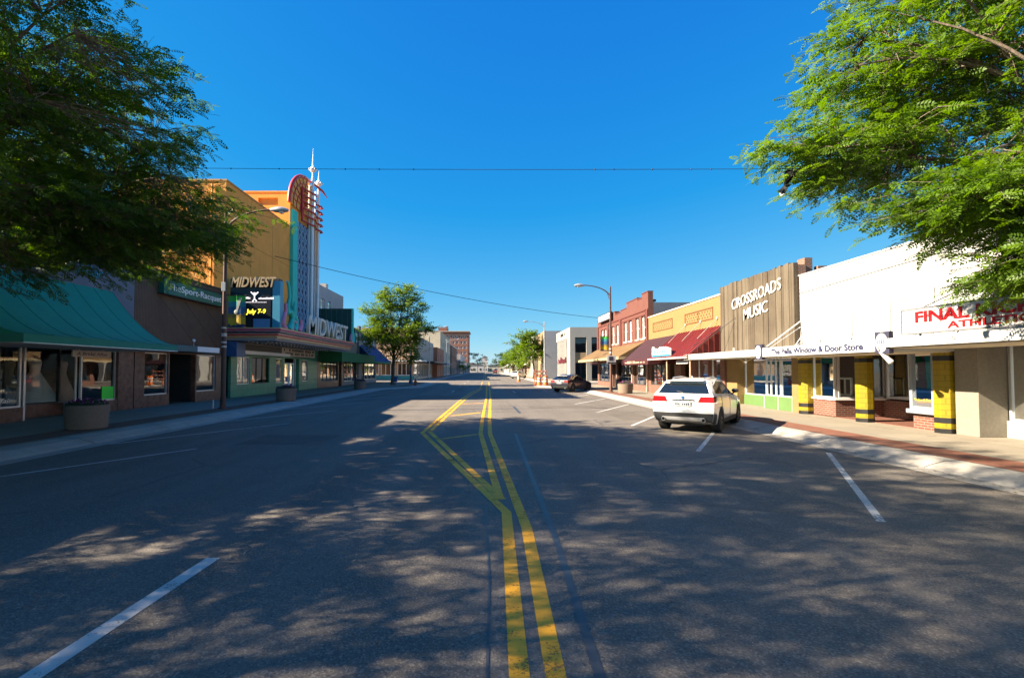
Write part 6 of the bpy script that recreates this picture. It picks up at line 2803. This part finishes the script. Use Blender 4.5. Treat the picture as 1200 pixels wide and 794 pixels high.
def cable(name, label, a, b, sag, r, n=40, knots=0):
    a, b = Vector(a), Vector(b)
    q = MB()
    pts = []
    for i in range(n + 1):
        f = i / n
        p = a.lerp(b, f)
        p.z -= sag * 4 * f * (1 - f)
        pts.append(tuple(p))
    q.tube(pts, r, 5)
    o = q.build(name, M_CABLE, None)
    tag(o, label, 'cable')
    rk = random.Random(2)
    if knots:
        for i in range(knots):
            kq = MB()
            p = pts[rk.randint(1, n - 1)]
            kq.ball(p, .018, 5)
            kq.build('clip', M_CABLE, o)
    return o


cable('overhead_cable', 'dark cable strung high across the street between the two nearest trees', (-13.2, 12.6, 7.2), (11.5, 9.8, 6.0), .08, .006, 60, 26)
ya, za = on_x(322, 300, XL)
cable('overhead_cable', 'thin dark wire sagging from the orange theatre wall to the red brick building', (XL, ya, za), (XR, 55.0, 7.7), .55, .022)
# ================================================================== trees
M_BARK = None


def bark():
    m, t = nt('bark')
    tc = N(t, 'ShaderNodeTexCoord').outputs['Object']
    mp = N(t, 'ShaderNodeMapping')
    mp.inputs['Scale'].default_value = (9, 9, 1.6)
    t.links.new(tc, mp.inputs[0])
    f = noise(t, mp.outputs[0], 2, 6, .7)
    c = mixc(t, mrange(t, f, .35, .65, 0, 1), (.055, .042, .033), (.17, .135, .105))
    out_bsdf(t, c, .95, 0, .2, f, .8, .03)
    return m


M_BARK = bark()


def frond(pairs, wid=.15, ln=.36):
    V = []
    for i in range(pairs):
        t_ = .12 + .80 * i / max(1, pairs - 1)
        for sd in (1, -1):
            a = R(58)
            l = ln * (1 - .45 * abs(2 * t_ - .9))
            b = np.array((t_, 0, -.18 * t_ * t_))
            d = np.array((math.cos(a), sd * math.sin(a), -.12))
            p = np.array((-d[1], d[0], 0)) * wid / 2
            V += [b, b + d * l * .5 + p, b + d * l, b + d * l * .5 - p]
    b = np.array((.9, 0, -.15))
    d = np.array((1, 0, -.25))
    p = np.array((0, wid / 2, 0))
    V += [b, b + d * ln * .45 + p, b + d * ln * .9, b + d * ln * .45 - p]
    return np.array(V)


def orient(dirs, rs, up=(0, 0, 1), roll=.5):
    n = len(dirs)
    x = dirs / np.linalg.norm(dirs, axis=1, keepdims=True)
    upv = np.tile(np.array(up, float), (n, 1)) + rs.normal(0, roll, (n, 3))
    y = np.cross(upv, x)
    y /= np.linalg.norm(y, axis=1, keepdims=True) + 1e-9
    z = np.cross(x, y)
    return np.stack([x, y, z], axis=2)          # columns


def make_tree(name, label, base, trunk_top, lobes, seed, leafm, K=13, leaf=(.22, .34), spray=(.55, 1.1), pairs=5, droop=.35, flat=.4, trunk_r=.22, group=None, tpl=None, shell=.42, twigs=True, dens_=1.0, clump=(.42, .42, .17), reject=None):
    root = thing(name, label, 'tree', base, group)
    rs = np.random.RandomState(seed)
    base = np.array(base, float)
    tt = np.array(trunk_top, float)
    q = MB()
    mid = (base + tt) / 2 + rs.normal(0, .12, 3) * (1, 1, 0)
    q.tube([base + (0, 0, -.05), base + (0, 0, .25), mid, tt], [trunk_r * 1.45, trunk_r * 1.08, trunk_r * .9, trunk_r * .8], 12)
    q.build('trunk', M_BARK, root, smooth=60)
    q = MB()
    tb, tips, dirs, lens = [], [], [], []
    nodes = []
    for (cx, cy, cz, rx, ry, rz, n) in lobes:
        n = int(n * dens_)
        c = np.array((cx, cy, cz), float)
        # limb from trunk top to lobe
        p0, p3 = tt - (0, 0, rs.uniform(0, .6)), c
        p1 = p0 + (p3 - p0) * .3 + np.array((0, 0, .28 * np.linalg.norm(p3 - p0)))* (1 if cz > tt[2] else .5)
        pts = []
        for i in range(9):
            f = i / 8
            p = (1 - f) ** 2 * p0 + 2 * f * (1 - f) * p1 + f * f * p3
            p = p + rs.normal(0, .06, 3) * (0 < i)
            pts.append(p)
        r0 = trunk_r * .52
        q.tube(pts, [r0 * (1 - .75 * i / 8) for i in range(9)], 8)
        loc = pts[3:]
        # secondary limbs
        for k in range(max(3, int(n / 40))):
            d = rs.normal(0, 1, 3) * (1, 1, .55)
            d /= np.linalg.norm(d)
            e = c + d * (rx, ry, rz) * rs.uniform(.55, .95)
            s = pts[rs.randint(3, 9)]
            m_ = (s + e) / 2 + np.array((0, 0, .18 * np.linalg.norm(e - s))) + rs.normal(0, .1, 3)
            seg = [(1 - f) ** 2 * s + 2 * f * (1 - f) * m_ + f * f * e for f in np.linspace(0, 1, 6)]
            q.tube(seg, [r0 * .34 * (1 - .75 * i / 5) + .006 for i in range(6)], 5)
            loc += seg[1:]
        loc = np.array(loc)
        ncl = max(1, int(n / 8))
        cents = []
        for k in range(ncl):
            d = rs.normal(0, 1, 3)
            d /= np.linalg.norm(d)
            cents.append(c + d * rs.uniform(0, 1) ** shell * np.array((rx, ry, rz)))
        for k in range(n):
            p = cents[rs.randint(ncl)] + rs.normal(0, 1, 3) * clump
            dr = (p - c) / np.array((rx, ry, rz)) ** 1 * .6 + (p - tt) / (np.linalg.norm(p - tt) + .1) * .8 + rs.normal(0, .6, 3)
            dr[2] = dr[2] * flat - droop * .25
            dr /= np.linalg.norm(dr)
            L = rs.uniform(*spray)
            tip = p + dr * L + np.array((0, 0, -droop * L * .35))
            if reject is not None and reject(tip):
                continue
            tb.append(p)
            dirs.append(dr)
            lens.append(L)
            if twigs:
                j = np.argmin(((loc - p) ** 2).sum(1))
                s = loc[j]
                m_ = (s + p) / 2 + np.array((0, 0, .08)) + rs.normal(0, .05, 3)
                q.tube([s, m_, p, p + dr * L * .5 + np.array((0, 0, -droop * L * .09)), p + dr * L + np.array((0, 0, -droop * L * .35))], [.010, .009, .007, .005, .002], 3, cap=False)
    q.build('branches', M_BARK, root, smooth=60, normals=False)
    P = np.array(tb)
    D = np.array(dirs)
    L = np.array(lens)[:, None]
    n = len(P)
    tpl = frond(pairs) if tpl is None else tpl
    Vs = []
    sidev = np.cross(D, (0, 0, 1))
    sidev /= np.linalg.norm(sidev, axis=1, keepdims=True) + 1e-9
    for k in range(K):
        f = (k + .6) / K
        pos = P + D * L * f
        pos[:, 2] -= (droop * .35 * L[:, 0]) * f * f
        sd = 1 if k % 2 else -1
        if k == K - 1:
            sd = 0
        ld = D * (.62 if sd else 1) + sidev * sd * .85 + rs.normal(0, .42, (n, 3))
        ld[:, 2] = ld[:, 2] * .6 - droop * .5
        Rm = orient(ld, rs)
        sc_ = rs.uniform(leaf[0], leaf[1], (n, 1, 1))
        V = np.einsum('nij,mj->nmi', Rm, tpl) * sc_ + pos[:, None, :]
        Vs.append(V.reshape(-1, 3))
    o = mesh_from_arrays('crown', np.concatenate(Vs), 4, leafm, root)
    return root


LEAF_A = leafmat('shaded_locust_leaf', (.036, .084, .011), (.066, .122, .016), .42)  # locust leaf darkened, the crown's shaded underside put into its colour
LEAF_S = leafmat('sunny_locust_leaf', (.060, .128, .011), (.108, .185, .018), .5)  # same leaf in a brighter copy, with sunlight put into the colour
LEAF_B = leafmat('street_leaf', (.068, .130, .014), (.125, .185, .020), .48)
LEAF_C = leafmat('dark_leaf', (.020, .050, .016), (.038, .075, .022), .25)

# tree over the shaded pavement
make_tree('locust_tree', 'large dark locust tree overhanging the bridal shop and its teal awning', (-11.6, 9.4, .15), (-11.4, 9.5, 4.0), [
    (-9.7, 12.9, 6.5, 2.4, 2.4, 1.5, 360),
    (-10.3, 11.4, 8.4, 2.7, 2.8, 1.5, 400),
    (-12.6, 12.6, 6.6, 2.5, 2.8, 1.6, 300),
    (-8.9, 8.9, 7.6, 2.6, 2.6, 1.9, 380),
    (-11.2, 6.2, 9.6, 3.2, 3.0, 2.6, 420),
    (-10.8, 13.3, 5.3, 2.0, 2.0, .5, 110),
    (-9.8, 10.2, 5.4, 1.9, 2.2, .6, 160),
    (-9.6, 15.4, 6.6, 1.6, 1.5, 1.0, 130),
    (-13.6, 9.0, 8.4, 2.8, 3.0, 1.9, 220),
    (-9.4, 6.2, 5.6, 2.2, 2.2, 1.2, 220),
    (-10.6, 4.0, 4.4, 2.0, 2.2, .9, 170),
    (-11.5, 8.4, 11.4, 2.6, 2.6, 1.1, 230),
    (-11.2, 14.6, 5.4, 1.9, 1.9, .6, 150),
    (-9.6, 12.0, 5.7, 1.9, 2.0, .7, 180),
    (-12.4, 10.8, 4.6, 2.0, 2.2, .8, 170),
    (-10.2, 16.4, 6.5, 1.4, 1.3, .6, 60),
    (-10.6, 7.6, 4.6, 1.8, 2.0, .7, 200),
    (-11.0, 6.8, 4.0, 2.0, 1.6, .8, 300),
    (-12.6, 8.0, 5.2, 1.8, 1.8, .9, 200),
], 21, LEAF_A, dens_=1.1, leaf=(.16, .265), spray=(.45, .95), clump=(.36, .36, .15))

# tree over the sunny pavement
sunny = make_tree('locust_tree', 'bright green sunlit locust tree overhanging the white stucco shops', (11.2, 6.6, .15), (11.0, 6.9, 3.6), [
    (8.2, 10.4, 6.4, 2.0, 1.5, .8, 200),
    (9.2, 9.6, 8.0, 2.3, 2.0, 1.1, 290),
    (10.2, 9.0, 10.2, 2.8, 2.6, 1.4, 330),
    (9.6, 8.9, 5.7, 1.3, 1.2, .5, 90),
    (10.2, 7.6, 3.9, 1.2, .8, .5, 100),
    (8.7, 8.6, 4.9, .8, .6, .25, 90),
    (9.6, 9.0, 4.7, .7, .6, .25, 60),
    (10.3, 8.7, 3.8, .7, .6, .4, 90),
    (12.3, 8.8, 6.6, 2.6, 2.2, 1.6, 260),
    (13.5, 6.0, 9.0, 3.0, 3.2, 2.4, 200),
    (9.6, 5.4, 8.2, 2.8, 2.8, 2.2, 200),
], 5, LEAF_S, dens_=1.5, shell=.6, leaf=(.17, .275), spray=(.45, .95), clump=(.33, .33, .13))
# a tree of the same row behind the viewer, whose shade lies over the near road
make_tree('locust_tree', 'tall locust tree standing in the shaded pavement row behind the viewer', (-12.4, 1.0, .15), (-12.2, 1.0, 4.0), [
    (-10.4, 3.0, 8.6, 2.8, 2.6, 2.0, 260),
    (-12.0, 1.0, 10.8, 3.2, 3.4, 2.4, 300),
    (-9.2, -1.4, 8.2, 2.8, 2.8, 2.0, 230),
    (-9.6, 1.6, 5.6, 2.4, 2.6, 1.1, 240),
    (-12.4, -3.0, 8.2, 3.0, 3.0, 2.0, 160),
    (-14.2, 2.4, 7.6, 2.6, 2.8, 2.0, 160),
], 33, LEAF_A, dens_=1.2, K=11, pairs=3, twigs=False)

CL = frond(2, .34, .52)
# street tree at the corner
make_tree('street_tree', 'rounded street tree with a dark trunk at the corner past the blue awning', (-10.9, 57.5, .15), (-10.8, 57.6, 3.2), [
    (-12.0, 57.3, 8.3, 2.1, 2.0, 1.7, 110), (-9.6, 57.8, 8.6, 2.1, 2.2, 1.9, 120), (-8.3, 57.4, 6.4, 1.6, 1.9, 1.5, 85),
    (-12.9, 57.6, 6.2, 1.5, 1.9, 1.5, 85), (-10.7, 57.2, 5.4, 2.6, 2.3, 1.4, 130), (-9.3, 57.4, 3.9, 1.7, 1.7, .8, 70), (-11.3, 57.4, 10.2, 1.2, 1.3, .9, 40), (-9.3, 57.7, 10.6, .9, 1.0, .8, 30),
], 8, LEAF_B, K=12, leaf=(.24, .4), spray=(.5, 1.1), tpl=CL, twigs=False, trunk_r=.2, shell=.5, flat=.8, droop=.15, dens_=2.0)


def far_tree(x, y, h, w_, seed, label, m, n=260, low=.22, group='trees far along the street'):
    rs = np.random.RandomState(seed)
    lob = []
    for i in range(6):
        a = rs.uniform(0, 6.28)
        f = rs.uniform(.0, .55)
        lob.append((x + math.cos(a) * w_ * f * .7, y + math.sin(a) * w_ * f * .7, h * (low + .18 + (1 - low - .3) * i / 5.5), w_ * .38, w_ * .38, h * .15, n // 6))
    return make_tree('street_tree', label, (x, y, .0), (x, y, h * .32), lob, seed, m, K=9, leaf=(.35, .6), spray=(.5, 1.1), tpl=frond(1, .5, .6), twigs=False, trunk_r=.18, group=group, shell=.5, flat=.8, droop=.15)


far_tree(9.6, 99, 10.6, 6.0, 1, 'tall bright tree beside the tan building past the bank', LEAF_B, 420)
far_tree(8.9, 118, 9.2, 6.6, 2, 'broad bright tree next in the row past the bank', LEAF_B, 420)
far_tree(7.9, 140, 8.8, 7.0, 3, 'third bright tree of the row with a spreading crown', LEAF_B, 400)
far_tree(9.0, 165, 8.0, 6.5, 4, 'bright tree behind the row seen low over the road', LEAF_B, 300)
far_tree(6.6, 245, 11.0, 9.0, 5, 'dark tree ending the sunny row down the street', LEAF_C, 180)
far_tree(-5.2, 330, 15.0, 13.0, 6, 'dark tree in front of the brick hotel corner', LEAF_C, 220)
far_tree(-9.5, 262, 5.0, 4.0, 7, 'small green street tree below the hotel', LEAF_B, 90)
far_tree(-9.3, 205, 5.2, 3.0, 8, 'small young tree by the white fronted shop', LEAF_B, 80)
far_tree(-1, 560, 12, 12, 9, 'distant dark tree on the skyline at the street end', LEAF_C, 120)
far_tree(6, 540, 10, 12, 10, 'distant low tree beside the skyline warehouse', LEAF_C, 120)
far_tree(20, 600, 13, 18, 11, 'broad distant tree behind the tan warehouse', LEAF_C, 120)
far_tree(-14, 600, 13, 16, 12, 'broad distant tree behind the white warehouse', LEAF_C, 120)

# dark plastic bag caught in the twigs
bg_ = thing('plastic_bag', 'torn black plastic bag caught in the lowest sunny twigs', 'bag', (6.1, 9.9, 5.5))
mb = MB()
rsb = random.Random(6)
px_, pz_ = gx = on_y(922, 214, 9.9)
G = [[None] * 7 for _ in range(9)]
for i in range(9):
    for j in range(7):
        f = i / 8
        wdt = .16 * math.sin(math.pi * min(1, f * .75 + .3))
        G[i][j] = (px_ + .12 - .22 * f + wdt * (j / 6 - .5) + .02 * rsb.gauss(0, 1), 9.9 + .07 * math.sin(j * 1.7 + i) + .02 * rsb.gauss(0, 1), pz_ + .27 - .5 * f + .05 * math.sin(j * 2 + i * .7))
for i in range(8):
    for j in range(6):
        mb.quad(G[i][j], G[i + 1][j], G[i + 1][j + 1], G[i][j + 1])
mb.build('film', mat('black_film', (.012, .012, .014), .3, .3, 8), bg_)

mb = MB()
mb.tube([(8.6, 10.2, 6.3), (7.4, 10.1, 6.15), (px_ + .3, 9.95, pz_ + .3), (px_ + .02, 9.9, pz_ + .2)], [.02, .014, .009, .005], 5)
mb.build('twig', M_BARK, sunny)
